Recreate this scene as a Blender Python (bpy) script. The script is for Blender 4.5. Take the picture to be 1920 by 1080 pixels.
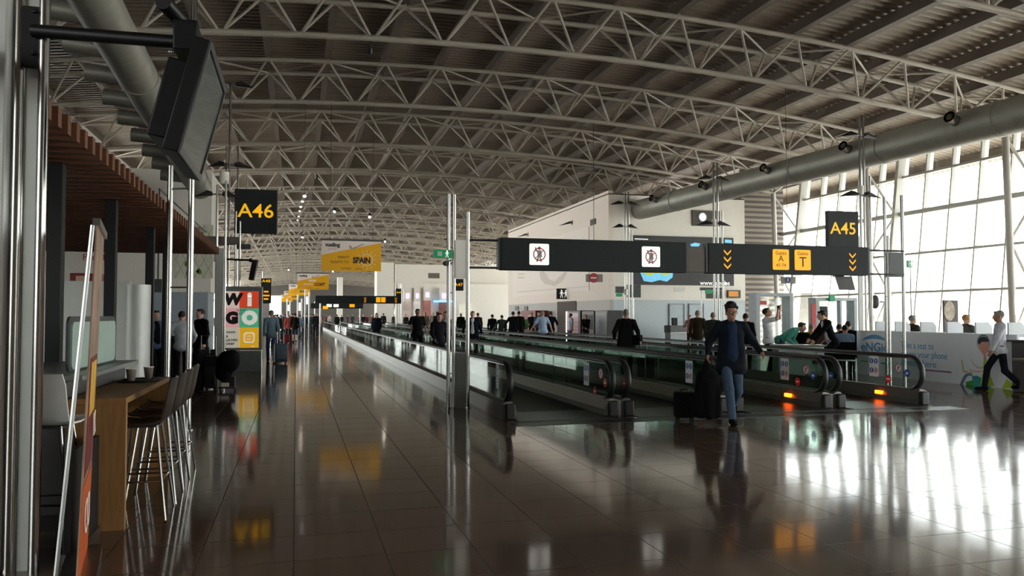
import bpy, bmesh, math, random
import numpy as np
from mathutils import Vector, Matrix, Euler
random.seed(7)
PI = math.pi
R = math.radians
scene = bpy.context.scene
for o in list(bpy.data.objects): bpy.data.objects.remove(o)
col = scene.collection

# ------------------------------------------------------------------ camera
F = 1480.0; PSI = R(15.3); PITCH = math.atan(52/1480); EYE = Vector((0, 0, 1.6))
cd = bpy.data.cameras.new('camera'); cam = bpy.data.objects.new('camera', cd); col.objects.link(cam)
cd.sensor_width = 36; cd.lens = F/1920*36; cd.clip_start = 0.05; cd.clip_end = 1500
cam.location = EYE; cam.rotation_euler = (PI/2+PITCH, 0, -PSI)
scene.camera = cam
# ------------------------------------------------------------------ view + world + sun
vs = scene.view_settings
vs.view_transform = 'Standard'; vs.look = 'None'; vs.gamma = 1; vs.use_curve_mapping = False
vs.exposure = 1.0
SKY = 4.3
wd = bpy.data.worlds.new('sky'); scene.world = wd; wd.use_nodes = True
wn = wd.node_tree.nodes; wl = wd.node_tree.links
bgn = wn['Background']; bgn.inputs[1].default_value = SKY
tc = wn.new('ShaderNodeTexCoord'); sx = wn.new('ShaderNodeSeparateXYZ'); rp = wn.new('ShaderNodeValToRGB')
wl.new(tc.outputs['Generated'], sx.inputs[0]); wl.new(sx.outputs['Z'], rp.inputs[0]); wl.new(rp.outputs[0], bgn.inputs[0])
rp.color_ramp.elements[0].position = 0.0; rp.color_ramp.elements[0].color = (1.0, 0.975, 0.94, 1)
rp.color_ramp.elements[1].position = 0.7; rp.color_ramp.elements[1].color = (0.72, 0.80, 0.92, 1)
sd = bpy.data.lights.new('sun', 'SUN'); sd.energy = 9.0; sd.angle = R(0.6); sd.color = (1.0, 0.93, 0.82)
so = bpy.data.objects.new('sun', sd); col.objects.link(so); so.rotation_euler = Vector((0.67, -0.31, 0.67)).to_track_quat('Z', 'Y').to_euler()  # from the window side, slightly behind the viewer
scene.cycles.transparent_max_bounces = 32
scene.cycles.max_bounces = 10; scene.cycles.diffuse_bounces = 6

# ------------------------------------------------------------------ pixel -> world helper (fixes points in real metres)
_rt = Vector((math.cos(PSI), -math.sin(PSI), 0)); _fh = Vector((math.sin(PSI), math.cos(PSI), 0))
_fw = _fh*math.cos(PITCH)+Vector((0, 0, math.sin(PITCH))); _up = _rt.cross(_fw)
def W(u, v, X=None, Y=None, z=None, d=None):
    r = _fw*F + _rt*(u-960) + _up*(540-v)
    if X is not None: t = X/r.x
    elif Y is not None: t = Y/r.y
    elif z is not None: t = (z-1.6)/r.z
    else: t = d/r.dot(_fh)
    return EYE + r*t
def XY(u, d):
    p = W(u, 592, d=d); return p.x, p.y
def Yat(u, X): return W(u, 592, X=X).y
def Xat(u, Y): return W(u, 592, Y=Y).x

# ------------------------------------------------------------------ materials
def lin(c):
    c = c/255.0
    return c/12.92 if c <= 0.04045 else ((c+0.055)/1.055)**2.4
_m = {}
def mat(name, rgb, rough=0.6, metal=0.0, emit=0, noise=0.08, nscale=6.0, bump=0.0, coat=0.0, spec=0.5, aniso=None):
    if name in _m: return _m[name]
    m = bpy.data.materials.new(name); m.use_nodes = True; _m[name] = m
    nt = m.node_tree; b = nt.nodes['Principled BSDF']
    c = tuple(lin(x) for x in rgb)
    b.inputs['Roughness'].default_value = rough; b.inputs['Metallic'].default_value = metal
    b.inputs['Coat Weight'].default_value = coat; b.inputs['Specular IOR Level'].default_value = spec
    t = nt.nodes.new('ShaderNodeTexCoord'); n = nt.nodes.new('ShaderNodeTexNoise')
    n.inputs['Scale'].default_value = nscale; n.inputs['Detail'].default_value = 4
    nt.links.new(t.outputs['Object'], n.inputs['Vector'])
    if aniso:
        mp = nt.nodes.new('ShaderNodeMapping'); mp.inputs['Scale'].default_value = aniso
        nt.links.new(t.outputs['Object'], mp.inputs[0]); nt.links.new(mp.outputs[0], n.inputs['Vector'])
    r = nt.nodes.new('ShaderNodeValToRGB')
    r.color_ramp.elements[0].position = 0.3; r.color_ramp.elements[1].position = 0.7
    r.color_ramp.elements[0].color = (*[x*(1-noise) for x in c], 1); r.color_ramp.elements[1].color = (*[min(1, x*(1+noise)) for x in c], 1)
    nt.links.new(n.outputs[0], r.inputs[0]); nt.links.new(r.outputs[0], b.inputs['Base Color'])
    if emit:
        b.inputs['Emission Strength'].default_value = emit; nt.links.new(r.outputs[0], b.inputs['Emission Color'])
    if bump:
        bp = nt.nodes.new('ShaderNodeBump'); bp.inputs['Strength'].default_value = bump; bp.inputs['Distance'].default_value = 0.02
        nt.links.new(n.outputs[0], bp.inputs['Height']); nt.links.new(bp.outputs[0], b.inputs['Normal'])
    return m
def glass(name, tint, refl=0.08, rough=0.02):
    if name in _m: return _m[name]
    m = bpy.data.materials.new(name); m.use_nodes = True; _m[name] = m
    nt = m.node_tree; nt.nodes.remove(nt.nodes['Principled BSDF']); out = nt.nodes['Material Output']
    tr = nt.nodes.new('ShaderNodeBsdfTransparent'); tr.inputs[0].default_value = (*tint, 1)
    gl = nt.nodes.new('ShaderNodeBsdfGlossy'); gl.inputs['Roughness'].default_value = rough
    lw = nt.nodes.new('ShaderNodeLayerWeight'); lw.inputs[0].default_value = 0.5
    pw = nt.nodes.new('ShaderNodeMath'); pw.operation = 'POWER'; pw.inputs[1].default_value = 5
    ma = nt.nodes.new('ShaderNodeMath'); ma.operation = 'MULTIPLY_ADD'; ma.inputs[1].default_value = 0.32; ma.inputs[2].default_value = refl/2
    nt.links.new(lw.outputs['Facing'], pw.inputs[0]); nt.links.new(pw.outputs[0], ma.inputs[0])
    mx = nt.nodes.new('ShaderNodeMixShader')
    nt.links.new(ma.outputs[0], mx.inputs[0]); nt.links.new(tr.outputs[0], mx.inputs[1]); nt.links.new(gl.outputs[0], mx.inputs[2])
    nt.links.new(mx.outputs[0], out.inputs[0])
    return m
def floor_mat():
    m = bpy.data.materials.new('polished_tiles'); m.use_nodes = True; nt = m.node_tree; b = nt.nodes['Principled BSDF']
    t = nt.nodes.new('ShaderNodeTexCoord'); br = nt.nodes.new('ShaderNodeTexBrick')
    br.offset = 0.0; br.inputs['Scale'].default_value = 1.0; br.inputs['Brick Width'].default_value = 0.6; br.inputs['Row Height'].default_value = 0.6
    br.inputs['Mortar Size'].default_value = 0.004; br.inputs['Mortar Smooth'].default_value = 0.1
    br.inputs['Color1'].default_value = (0.100, 0.062, 0.044, 1); br.inputs['Color2'].default_value = (0.112, 0.076, 0.057, 1); br.inputs['Mortar'].default_value = (0.02, 0.017, 0.015, 1)
    nt.links.new(t.outputs['Object'], br.inputs['Vector'])
    n = nt.nodes.new('ShaderNodeTexNoise'); n.inputs['Scale'].default_value = 90; n.inputs['Detail'].default_value = 3
    nt.links.new(t.outputs['Object'], n.inputs['Vector'])
    mx = nt.nodes.new('ShaderNodeMix'); mx.data_type = 'RGBA'; mx.blend_type = 'OVERLAY'; mx.inputs[0].default_value = 0.25
    nt.links.new(br.outputs['Color'], mx.inputs[6]); nt.links.new(n.outputs[0], mx.inputs[7]); nt.links.new(mx.outputs[2], b.inputs['Base Color'])
    n2 = nt.nodes.new('ShaderNodeTexNoise'); n2.inputs['Scale'].default_value = 0.9; nt.links.new(t.outputs['Object'], n2.inputs['Vector'])
    mr = nt.nodes.new('ShaderNodeMapRange'); mr.inputs[3].default_value = 0.05; mr.inputs[4].default_value = 0.13
    nt.links.new(n2.outputs[0], mr.inputs[0])
    ad = nt.nodes.new('ShaderNodeMath'); ad.operation = 'MULTIPLY_ADD'; ad.inputs[1].default_value = 0.5
    nt.links.new(br.outputs['Fac'], ad.inputs[0]); nt.links.new(mr.outputs[0], ad.inputs[2]); nt.links.new(ad.outputs[0], b.inputs['Roughness'])
    n3 = nt.nodes.new('ShaderNodeTexNoise'); n3.inputs['Scale'].default_value = 1.6; n3.inputs['Detail'].default_value = 1; nt.links.new(t.outputs['Object'], n3.inputs['Vector'])
    bp = nt.nodes.new('ShaderNodeBump'); bp.inputs['Strength'].default_value = 0.05; bp.inputs['Distance'].default_value = 0.02
    nt.links.new(n3.outputs[0], bp.inputs['Height']); nt.links.new(bp.outputs[0], b.inputs['Normal'])
    b.inputs['IOR'].default_value = 1.6
    return m
def stripe_mat(name, c1, c2, axis, period, rough=0.6, metal=0):
    m = bpy.data.materials.new(name); m.use_nodes = True; _m[name] = m; nt = m.node_tree; b = nt.nodes['Principled BSDF']
    t = nt.nodes.new('ShaderNodeTexCoord'); s = nt.nodes.new('ShaderNodeSeparateXYZ'); nt.links.new(t.outputs['Object'], s.inputs[0])
    mu = nt.nodes.new('ShaderNodeMath'); mu.operation = 'MODULO'; mu.inputs[1].default_value = period
    ab = nt.nodes.new('ShaderNodeMath'); ab.operation = 'ABSOLUTE'
    nt.links.new(s.outputs[axis], ab.inputs[0]); nt.links.new(ab.outputs[0], mu.inputs[0])
    gt = nt.nodes.new('ShaderNodeMath'); gt.operation = 'GREATER_THAN'; gt.inputs[1].default_value = period*0.5; nt.links.new(mu.outputs[0], gt.inputs[0])
    mx = nt.nodes.new('ShaderNodeMix'); mx.data_type = 'RGBA'
    mx.inputs[6].default_value = (*[lin(x) for x in c1], 1); mx.inputs[7].default_value = (*[lin(x) for x in c2], 1)
    nt.links.new(gt.outputs[0], mx.inputs[0]); nt.links.new(mx.outputs[2], b.inputs['Base Color'])
    b.inputs['Roughness'].default_value = rough; b.inputs['Metallic'].default_value = metal
    return m

STEEL = mat('brushed_steel', (150, 150, 148), 0.28, 1.0, noise=0.05)
CHROME = mat('polished_steel', (158, 156, 152), 0.22, 1.0, noise=0.03)
SATIN = mat('satin_grey_panel', (172, 172, 167), 0.42, 0.25, noise=0.04)
BLACK = mat('black_plastic', (11, 11, 12), 0.45, spec=.25)
RUBBER = mat('black_rubber', (14, 14, 15), 0.5)
SIGNB = mat('sign_anthracite', (25, 33, 32), 0.6, spec=.3)
DGREY = mat('dark_grey_metal', (60, 62, 62), 0.45, 0.3)
TRUSSW = mat('roof_paint', (172, 162, 148), 0.45, noise=0.03)
PURL = mat('purlin_paint', (112, 100, 90), 0.55, noise=0.05)
DECK = mat('roof_deck_sheet', (150, 136, 120), 0.4, 0.1, noise=0.05)
WHITE = mat('white_plaster', (240, 234, 224), 0.7, noise=0.02)
PINKLITW = mat('pink_lit_plaster', (242, 226, 214), 0.75, noise=0.02)  # white plaster of the block's side, pinkish light on it put into the colour
GREYW = mat('pale_grey_wall', (186, 180, 174), 0.6, noise=0.02)
DUCT = mat('duct_galvanised', (152, 149, 138), 0.5, 0.3, noise=0.06, nscale=2)
YEL = mat('sign_yellow', (236, 176, 6), 0.5, emit=0.34, noise=0.01)
AMB = mat('amber_backlit', (252, 164, 5), 0.5, emit=0.42, noise=0.01)
WLIT = mat('white_backlit', (238, 238, 232), 0.5, emit=0.4, noise=0.01)
LAMP = mat('lamp_white', (255, 240, 215), 0.5, emit=14, noise=0)
INK = mat('black_ink', (24, 22, 22), 0.6, noise=0)
RED = mat('sign_red', (178, 26, 30), 0.5, noise=0.02)
BLUE = mat('sign_blue', (30, 70, 160), 0.5, noise=0.02)
GREEN = mat('exit_green', (20, 120, 72), 0.5, emit=0.25, noise=0.02)
STW = mat('sticker_white', (225, 230, 235), 0.5, noise=0.01)
ORANGE = mat('signal_orange', (255, 92, 10), 0.4, emit=7, noise=0)
BAL = glass('balustrade_glass', (0.79, 0.845, 0.815))
PANE = glass('window_glass', (0.95, 0.98, 0.97))
WOODS = mat('wood_soffit', (104, 62, 40), 0.55, noise=0.3, nscale=3, aniso=(1.5, 14, 14))
OAK = mat('oak_veneer', (146, 106, 62), 0.45, noise=0.18, nscale=4, aniso=(9, 9, 0.8))
BELT = stripe_mat('walkway_belt', (42, 44, 44), (20, 21, 21), 'X', 0.02, 0.5, 0.4)
PLATE = stripe_mat('ribbed_landing_plate', (60, 62, 60), (44, 46, 45), 'X', 0.05, 0.35, 0.5)

# ------------------------------------------------------------------ mesh helpers
class MB:
    def __init__(s): s.v = []; s.f = []
    def add(s, vs, fs):
        n = len(s.v); s.v += [tuple(p) for p in vs]; s.f += [tuple(i+n for i in f) for f in fs]; return s
    def box(s, a, b, M=None):
        x0, y0, z0 = a; x1, y1, z1 = b
        vs = [(x0,y0,z0),(x1,y0,z0),(x1,y1,z0),(x0,y1,z0),(x0,y0,z1),(x1,y0,z1),(x1,y1,z1),(x0,y1,z1)]
        if M: vs = [tuple(M @ Vector(p)) for p in vs]
        return s.add(vs, [(0,3,2,1),(4,5,6,7),(0,1,5,4),(1,2,6,5),(2,3,7,6),(3,0,4,7)])
    def hexa(s, vs):
        return s.add(vs, [(0,3,2,1),(4,5,6,7),(0,1,5,4),(1,2,6,5),(2,3,7,6),(3,0,4,7)])
    def tube(s, a, b, r, r2=None, n=10, cap=True):
        a = Vector(a); b = Vector(b); r2 = r if r2 is None else r2
        d = (b-a); 
        if d.length < 1e-6: return s
        d.normalize(); u = d.orthogonal().normalized(); w = d.cross(u); vs = []
        for c, rr in ((a, r), (b, r2)):
            for i in range(n):
                t = 2*PI*i/n; vs.append(c+u*(rr*math.cos(t))+w*(rr*math.sin(t)))
        fs = [(i, (i+1) % n, n+(i+1) % n, n+i) for i in range(n)]
        if cap: fs += [tuple(range(n))[::-1], tuple(range(n, 2*n))]
        return s.add(vs, fs)
    def path(s, pts, r, n=10, closed=False):
        pts = [Vector(p) for p in pts]; rings = []; N = len(pts); up = None; vs = []
        for i, p in enumerate(pts):
            q0 = pts[i-1] if (i > 0 or closed) else p; q1 = pts[(i+1) % N] if (i < N-1 or closed) else p
            d = (q1-q0).normalized()
            if up is None: up = d.orthogonal().normalized()
            up = (up-d*up.dot(d)).normalized(); w = d.cross(up); rr = r[i] if isinstance(r, (list, tuple)) else r
            for k in range(n):
                t = 2*PI*k/n; vs.append(p+up*(rr*math.cos(t))+w*(rr*math.sin(t)))
        fs = []
        for i in range(N if closed else N-1):
            a = i*n; b = ((i+1) % N)*n
            for k in range(n): fs.append((a+k, a+(k+1) % n, b+(k+1) % n, b+k))
        if not closed: fs += [tuple(range(n))[::-1], tuple(range((N-1)*n, N*n))]
        return s.add(vs, fs)
    def prism(s, pts, M, d0, d1):   # pts 2D polygon (local x,y), extruded along local z, placed by M
        n = len(pts); vs = [M @ Vector((x, y, d0)) for x, y in pts]+[M @ Vector((x, y, d1)) for x, y in pts]
        return s.add(vs, [tuple(range(n))[::-1], tuple(range(n, 2*n))]+[(i, (i+1) % n, n+(i+1) % n, n+i) for i in range(n)])
    def ball(s, c, r, n=10, m=7):
        c = Vector(c); r = Vector(r) if not isinstance(r, (int, float)) else Vector((r, r, r)); vs = [c+Vector((0, 0, r.z))]
        for j in range(1, m):
            for i in range(n):
                p = PI*j/m; t = 2*PI*i/n; vs.append(c+Vector((r.x*math.sin(p)*math.cos(t), r.y*math.sin(p)*math.sin(t), r.z*math.cos(p))))
        vs.append(c-Vector((0, 0, r.z))); fs = []
        for i in range(n): fs.append((0, 1+i, 1+(i+1) % n)); fs.append((len(vs)-1, 1+(m-2)*n+(i+1) % n, 1+(m-2)*n+i))
        for j in range(m-2):
            for i in range(n): a = 1+j*n; fs.append((a+i, a+n+i, a+n+(i+1) % n, a+(i+1) % n))
        return s.add(vs, fs)
    def mesh(s, name, m, smooth=False):
        me = bpy.data.meshes.new(name); me.from_pydata(s.v, [], s.f)
        me.update()
        if smooth: me.shade_smooth(); me.set_sharp_from_angle(angle=R(40))
        if m: me.materials.append(m)
        return me
    def build(s, name, m, parent=None, smooth=False, bevel=0, label=None, seg=2):
        o = bpy.data.objects.new(name, s.mesh(name, m, smooth)); col.objects.link(o)
        if parent is not None: o.parent = parent
        if bevel:
            b = o.modifiers.new('bevel', 'BEVEL'); b.width = bevel; b.segments = seg; b.limit_method = 'ANGLE'; o.data.shade_smooth(); o.data.set_sharp_from_angle(angle=R(50))
        if label: o['label'] = label
        return o
def box(a, b, M=None): return MB().box(a, b, M)
def tag(o, label, cat, group=None):
    o['label'] = label; o['category'] = cat
    if group: o['group'] = group
    return o
def thing(name, label, cat, loc=(0, 0, 0), rz=0, group=None):
    o = bpy.data.objects.new(name, None); o.empty_display_size = 0.2; col.objects.link(o)
    o.location = loc; o.rotation_euler = (0, 0, rz); return tag(o, label, cat, group)
def struct(name, mb, m, parent=None, **k):
    o = mb.build(name, m, parent, **k)
    if parent is None: o['kind'] = 'structure'
    return o
def copy_tree(o, parent=None):
    c = o.copy(); col.objects.link(c); c.parent = parent
    for ch in list(o.children): copy_tree(ch, c)
    return c
def rrect(w, h, r, n=5, cx=0, cy=0):
    pts = []
    for (sx_, sy_, a0) in ((1, 1, 0), (-1, 1, 90), (-1, -1, 180), (1, -1, 270)):
        for i in range(n+1):
            a = R(a0+90*i/n); pts.append((cx+sx_*(w/2-r)+r*math.cos(a), cy+sy_*(h/2-r)+r*math.sin(a)))
    return pts
def circ(r, n=24, cx=0, cy=0): return [(cx+r*math.cos(2*PI*i/n), cy+r*math.sin(2*PI*i/n)) for i in range(n)]
def FR(loc, rz=0, rx=PI/2):       # frame whose local XY plane is an upright face looking along -Y (rz=0)
    return Matrix.Translation(Vector(loc)) @ Matrix.Rotation(rz, 4, 'Z') @ Matrix.Rotation(rx, 4, 'X')
_tmp = []
def text(s, size, m, M, parent, name='lettering', align='CENTER', ext=0.002, sx=1.0, bold=0.0, label=None, shear=0, fitw=None):
    cu = bpy.data.curves.new('t', 'FONT'); cu.body = s; cu.size = size; cu.align_x = align; cu.align_y = 'CENTER'; cu.extrude = ext; cu.offset = bold; cu.resolution_u = 3; cu.shear = shear
    o = bpy.data.objects.new('t', cu); col.objects.link(o); bpy.context.view_layer.update()
    me = bpy.data.meshes.new_from_object(o.evaluated_get(bpy.context.evaluated_depsgraph_get()))
    bpy.data.objects.remove(o); bpy.data.curves.remove(cu)
    if fitw:
        xs_ = [v.co.x for v in me.vertices]; sx = fitw/(max(xs_)-min(xs_))
    me.transform(Matrix.Diagonal((sx, 1, 1, 1))); me.transform(M); me.materials.clear(); me.materials.append(m); me.name = name
    t = bpy.data.objects.new(name, me); col.objects.link(t)
    if parent is not None: t.parent = parent
    if label: t['label'] = label
    return t
ORD = ['first','second','third','fourth','fifth','sixth','seventh','eighth','ninth','tenth','eleventh','twelfth','thirteenth','fourteenth','fifteenth','sixteenth','seventeenth','eighteenth','nineteenth','twentieth','twenty-first','twenty-second','twenty-third','twenty-fourth','twenty-fifth','twenty-sixth','twenty-seventh','twenty-eighth','twenty-ninth','thirtieth']

def base(t, loc, seen=None):      # geometry below t was written in world metres: put the Empty at its base
    loc = Vector(loc); T = Matrix.Translation(-loc); seen = set()
    def rec(o):
        for c in o.children:
            if c.type == 'MESH' and c.data.name not in seen: seen.add(c.data.name); c.data.transform(T)
            rec(c)
    rec(t); t.location = loc; return t

# ================================================================== SHELL
fl = struct('floor', box((-16, -34, -0.3), (26.1, 230, 0)), floor_mat())
fl2 = struct('ground', box((26.1, -150, -4.6), (420, 420, -4.5)), mat('apron_concrete', (190, 186, 178), 0.9, noise=0.05, nscale=0.3))
fl2['kind'] = 'structure'; fl2.name = 'floor_outside'

# roof geometry: shallow vault
def zb(x): return 9.4-0.0043*(x-6)**2         # bottom chord
def zt(x): return zb(x)+1.25
S = 7.0; NT = 30
TY = [22+S*k for k in range(-4, NT-4)]
NX = [-12+2.0*i for i in range(19)]            # bottom nodes x
TX = [-13+2.0*i for i in range(20)]            # top nodes
def deck():
    m = MB(); xs = [-16+i*1.5 for i in range(32)]; prof = []; y = -34.0
    while y < 215:
        p = 0.30 if y < 110 else 1.2; h = 0.07
        prof += [(y, 0), (y+p*0.35, 0), (y+p*0.5, h), (y+p*0.85, h)]; y += p
    vs = [(x, yy, zt(x)+0.50+h) for (yy, h) in prof for x in xs]; n = len(xs); fs = []
    for i in range(len(prof)-1):
        for j in range(n-1): fs.append((i*n+j, (i+1)*n+j, (i+1)*n+j+1, i*n+j+1))
    m.add(vs, fs); k = len(m.v)
    m.add([(x, yy, zt(x)+0.85) for yy in (-34, 215) for x in xs], [(j+1, n+j+1, n+j, j) for j in range(n-1)])
    return m
struct('ceiling', deck(), DECK)
# purlins (beams running away from the camera on the truss nodes)
PY0, PY1 = -34, 214
def purlin_mb():
    m = MB()
    m.box((-0.06, PY0, 0.12), (0.06, PY1, 0.48)); m.box((-0.11, PY0, 0.10), (0.11, PY1, 0.14)); return m
pme = purlin_mb().mesh('purlin', PURL)
for i, x in enumerate(TX+[27, 29]):
    o = bpy.data.objects.new('roof_purlin', pme); col.objects.link(o); o.location = (x, 0, zt(x)); o.rotation_euler = (0, math.atan(0.0086*(x-6)), 0)
    tag(o, 'long grey-brown roof beam running down the hall under the corrugated deck, %s from the left' % ORD[i], 'roof beam', 'roof beams under the deck')
# trusses
def chord(y, f, x0, x1, r, n=10):
    return MB().path([(x, y, f(x)) for x in np.linspace(x0, x1, 19)], r, n)
TP = {}
def truss_meshes():
    TP['bot'] = chord(0, zb, -12, 24, 0.085).mesh('bottom_chord', TRUSSW, True)
    TP['topn'] = chord(-0.8, zt, -13, 25.2, 0.075).mesh('top_chord', TRUSSW, True)
    TP['topf'] = chord(0.8, zt, -13, 25.2, 0.075).mesh('top_chord', TRUSSW, True)
truss_meshes()
web_all = MB(); braces = []; struts = []
for i, x in enumerate(NX):
    for tx in (x-1, x+1):
        for y in (-0.8, 0.8):
            g = 0.07 if tx < x else -0.07
            braces.append(((x+(-g), 0, zb(x)+0.05), (tx+g, y, zt(tx)-0.05)))
for i in range(len(TX)):
    s_ = 1 if i % 2 else -1
    if i < len(TX)-1: struts.append(((TX[i], -0.8*s_, zt(TX[i])), (TX[i+1], 0.8*s_, zt(TX[i+1]))))
for i, x in enumerate(TX):
    struts.append(((x, 0.8, zt(x)), (x, 0.8, zt(x)+0.14))); struts.append(((x, -0.8, zt(x)), (x, -0.8, zt(x)+0.14)))
for a, b in braces: web_all.tube(a, b, 0.042, n=6, cap=False)
for a, b in struts: web_all.tube(a, b, 0.035, n=6, cap=False)
wam = web_all.mesh('web_bracing', TRUSSW, True)
bmesh_ = [MB().tube(a, b, 0.042, n=7).mesh('diagonal_brace', TRUSSW, True) for a, b in braces]
smesh_ = [MB().tube(a, b, 0.035, n=7).mesh('lacing_strut', TRUSSW, True) for a, b in struts]
def find(e): return [o for o in col.objects if o.get('label', '').endswith(e)][0]
def link(name, me, parent):
    o = bpy.data.objects.new(name, me); col.objects.link(o); o.parent = parent; return o
for k, y in enumerate(TY):
    t = thing('roof_truss', 'curved white tubular roof truss spanning the hall, %s from the camera' % ORD[k], 'roof truss', (0, y, 0), 0, 'roof trusses')
    link('bottom_chord', TP['bot'], t); link('top_chord', TP['topn'], t); link('top_chord', TP['topf'], t)
    if 2 <= k <= 7:
        for me in bmesh_: link('diagonal_brace', me, t)
        for me in smesh_: link('lacing_strut', me, t)
    else: link('web_bracing', wam, t)

# ---- window wall on the right: leaning glass with mullions
def gx(z): return 25.0+0.12*z
ZT = [0.0, 2.6, 4.25, 6.05, 7.7, 9.3]
wi = 0
for (ya, yb, sp) in ((-34, 6.5, 3.1), (6.5, 38, 1.55), (57, 214, 3.1)):
    ycols = [y for y in TY if ya <= y <= yb]; edges = [ya]+[y for y in ycols if y-ya > 1]+[yb]
    for a, b in zip(edges[:-1], edges[1:]):
        if b-a < 0.5: continue
        wi += 1
        r = bpy.data.objects.new('window_%d' % wi, None); col.objects.link(r); r['kind'] = 'structure'; r.location = (25, a, 0)
        MB().hexa([(gx(0), a, 0), (gx(0)+.012, a, 0), (gx(0)+.012, b, 0), (gx(0), b, 0), (gx(9.3), a, 9.3), (gx(9.3)+.012, a, 9.3), (gx(9.3)+.012, b, 9.3), (gx(9.3), b, 9.3)]).build('glass', PANE, r)
        n = max(1, round((b-a)/sp)); mm = MB()
        for i in range(n):
            y = a+(b-a)*i/n; w_ = 0.03
            mm.hexa([(gx(0)-.10, y-w_, 0), (gx(0)+.06, y-w_, 0), (gx(0)+.06, y+w_, 0), (gx(0)-.10, y+w_, 0), (gx(9.3)-.10, y-w_, 9.4), (gx(9.3)+.06, y-w_, 9.4), (gx(9.3)+.06, y+w_, 9.4), (gx(9.3)-.10, y+w_, 9.4)])
        ff = MB()
        for i in range(n):
            y = a+(b-a)*i/n
            ff.hexa([(gx(0)+.06, y-.03, 0), (gx(0)+.24, y-.03, 0), (gx(0)+.24, y+.03, 0), (gx(0)+.06, y+.03, 0), (gx(9.3)+.06, y-.03, 9.4), (gx(9.3)+.24, y-.03, 9.4), (gx(9.3)+.24, y+.03, 9.4), (gx(9.3)+.06, y+.03, 9.4)])
        ff.build('outer_fin', mat('fin_white', (226, 228, 226), 0.5, noise=0.02), r)
        mm.build('mullion', mat('facade_frame', (190, 188, 180), 0.5, noise=0.02), r)
        tt = MB()
        for j, z in enumerate(ZT[1:]):
            h = 0.09 if j in (2,) else 0.045
            tt.box((gx(z)-.16, a, z-h), (gx(z)+.05, b, z+h))
        tt.build('transom', mat('facade_frame', (190, 188, 180), 0.5), r)
        for o in r.children: o.data.transform(Matrix.Translation((-25, -a, 0)))
struct('wall_right', MB().box((26.0, -34, 9.3), (26.3, 214, 9.9)), mat('facade_frame', (190, 188, 180)))
# facade columns with zigzag lacing to the leaning mullion
k = 0
for y in TY:
    if not (5 < y < 40 or 56 < y < 110): continue
    t = thing('facade_column', 'round white steel column with zigzag braces before the window wall, %s from the camera' % ORD[k], 'column', group='window wall columns')
    k += 1; cw = mat('column_paint', (200, 196, 188), 0.45, noise=0.02)
    MB().tube((24.2, y, 0), (24.0, y, zb(24)), 0.12, n=14).build('shaft', cw, t, True)
    MB().hexa([(gx(0)-.38, y-.09, 0), (gx(0)-.12, y-.09, 0), (gx(0)-.12, y+.09, 0), (gx(0)-.38, y+.09, 0), (gx(9.3)-.38, y-.09, 9.3), (gx(9.3)-.12, y-.09, 9.3), (gx(9.3)-.12, y+.09, 9.3), (gx(9.3)-.38, y+.09, 9.3)]).build('leaning_post', cw, t)
    zz = [(24.0, 7.9), (gx(6.05)-.25, 6.05), (24.1, 4.2), (gx(2.6)-.25, 2.6), (24.2, 0.9)]
    for (xa, za), (xb, zb_) in zip(zz[:-1], zz[1:]): MB().tube((xa, y, za), (xb, y, zb_), 0.05, n=8).build('brace', cw, t, True)
    for s_ in (-1, 1): MB().tube((24.0, y, zb(24)), (25.2, y+0.8*s_, zt(25)), 0.06, n=8).build('fork_arm', cw, t, True)
    base(t, (24.2, y, 0))

# left side wall (out of view behind the shops) and ends
struct('wall_left', MB().box((-16, -1, 0), (-15.7, 38, 11)).box((-16, -34, 0), (-15.7, 214, 1.2)).box((-16, -34, 1.2), (-15.7, -24, 11)).box((-16, 38, 9.2), (-15.7, 214, 11)).box((-16, 38, 4.6), (-15.8, 214, 4.8)), mat('side_wall_grey', (120, 118, 112), 0.7))
for i_, (a_, b_) in enumerate(((-24, -1), (38, 80), (80, 130), (130, 214))):
    wi += 1; r_ = struct('window_%d' % wi, MB().box((-15.9, a_, 1.2), (-15.88, b_, 9.2)), PANE)
struct('wall_far', MB().box((-16, 214, 0), (-6.6, 214.4, 11.5)).box((-3.7, 214, 0), (26, 214.4, 11.5)).box((-6.6, 214, 6.8), (-3.7, 214.4, 11.5)), mat('end_wall_dark', (96, 90, 84), .7))
struct('wall_near', MB().box((-16, -34.3, 0), (27, -34, 11.5)), mat('rear_wall_grey', (120, 112, 104), .7))
# ---- service block right of centre
BX, BY, BY2, BX2 = 15.3, 37.3, 57.0, 23.1
ztop = W(1143, 357, Y=BY).z; zmid = W(1143, 562, Y=BY).z
struct('wall_block_side', MB().box((BX, BY, zmid), (BX+.25, BY2, ztop)), PINKLITW)
struct('wall_block_side_base', MB().box((BX+.03, BY, 0), (BX+.25, BY2, zmid)), GREYW)
struct('wall_block_front', MB().box((BX+.25, BY, zmid), (BX2, BY+.25, ztop-0.15)), WHITE)
struct('wall_block_front_base', MB().box((BX+.25, BY+.03, 0), (BX2, BY+.25, zmid)), mat('blue_grey_wall', (198, 208, 212), 0.6, noise=0.02))
struct('wall_block_back', MB().box((BX+.25, BY2-.25, 0), (BX2, BY2, ztop)), WHITE)
struct('wall_block_roof', MB().box((BX, BY, ztop-.2), (BX2, BY2, ztop-.15)), GREYW)
struct('wall_louvre', MB().box((BX2, BY+.35, 0), (gx(6), BY+.5, 9.5)), stripe_mat('louvre', (150, 138, 126), (88, 80, 74), 'Z', 0.28, 0.6))
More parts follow.
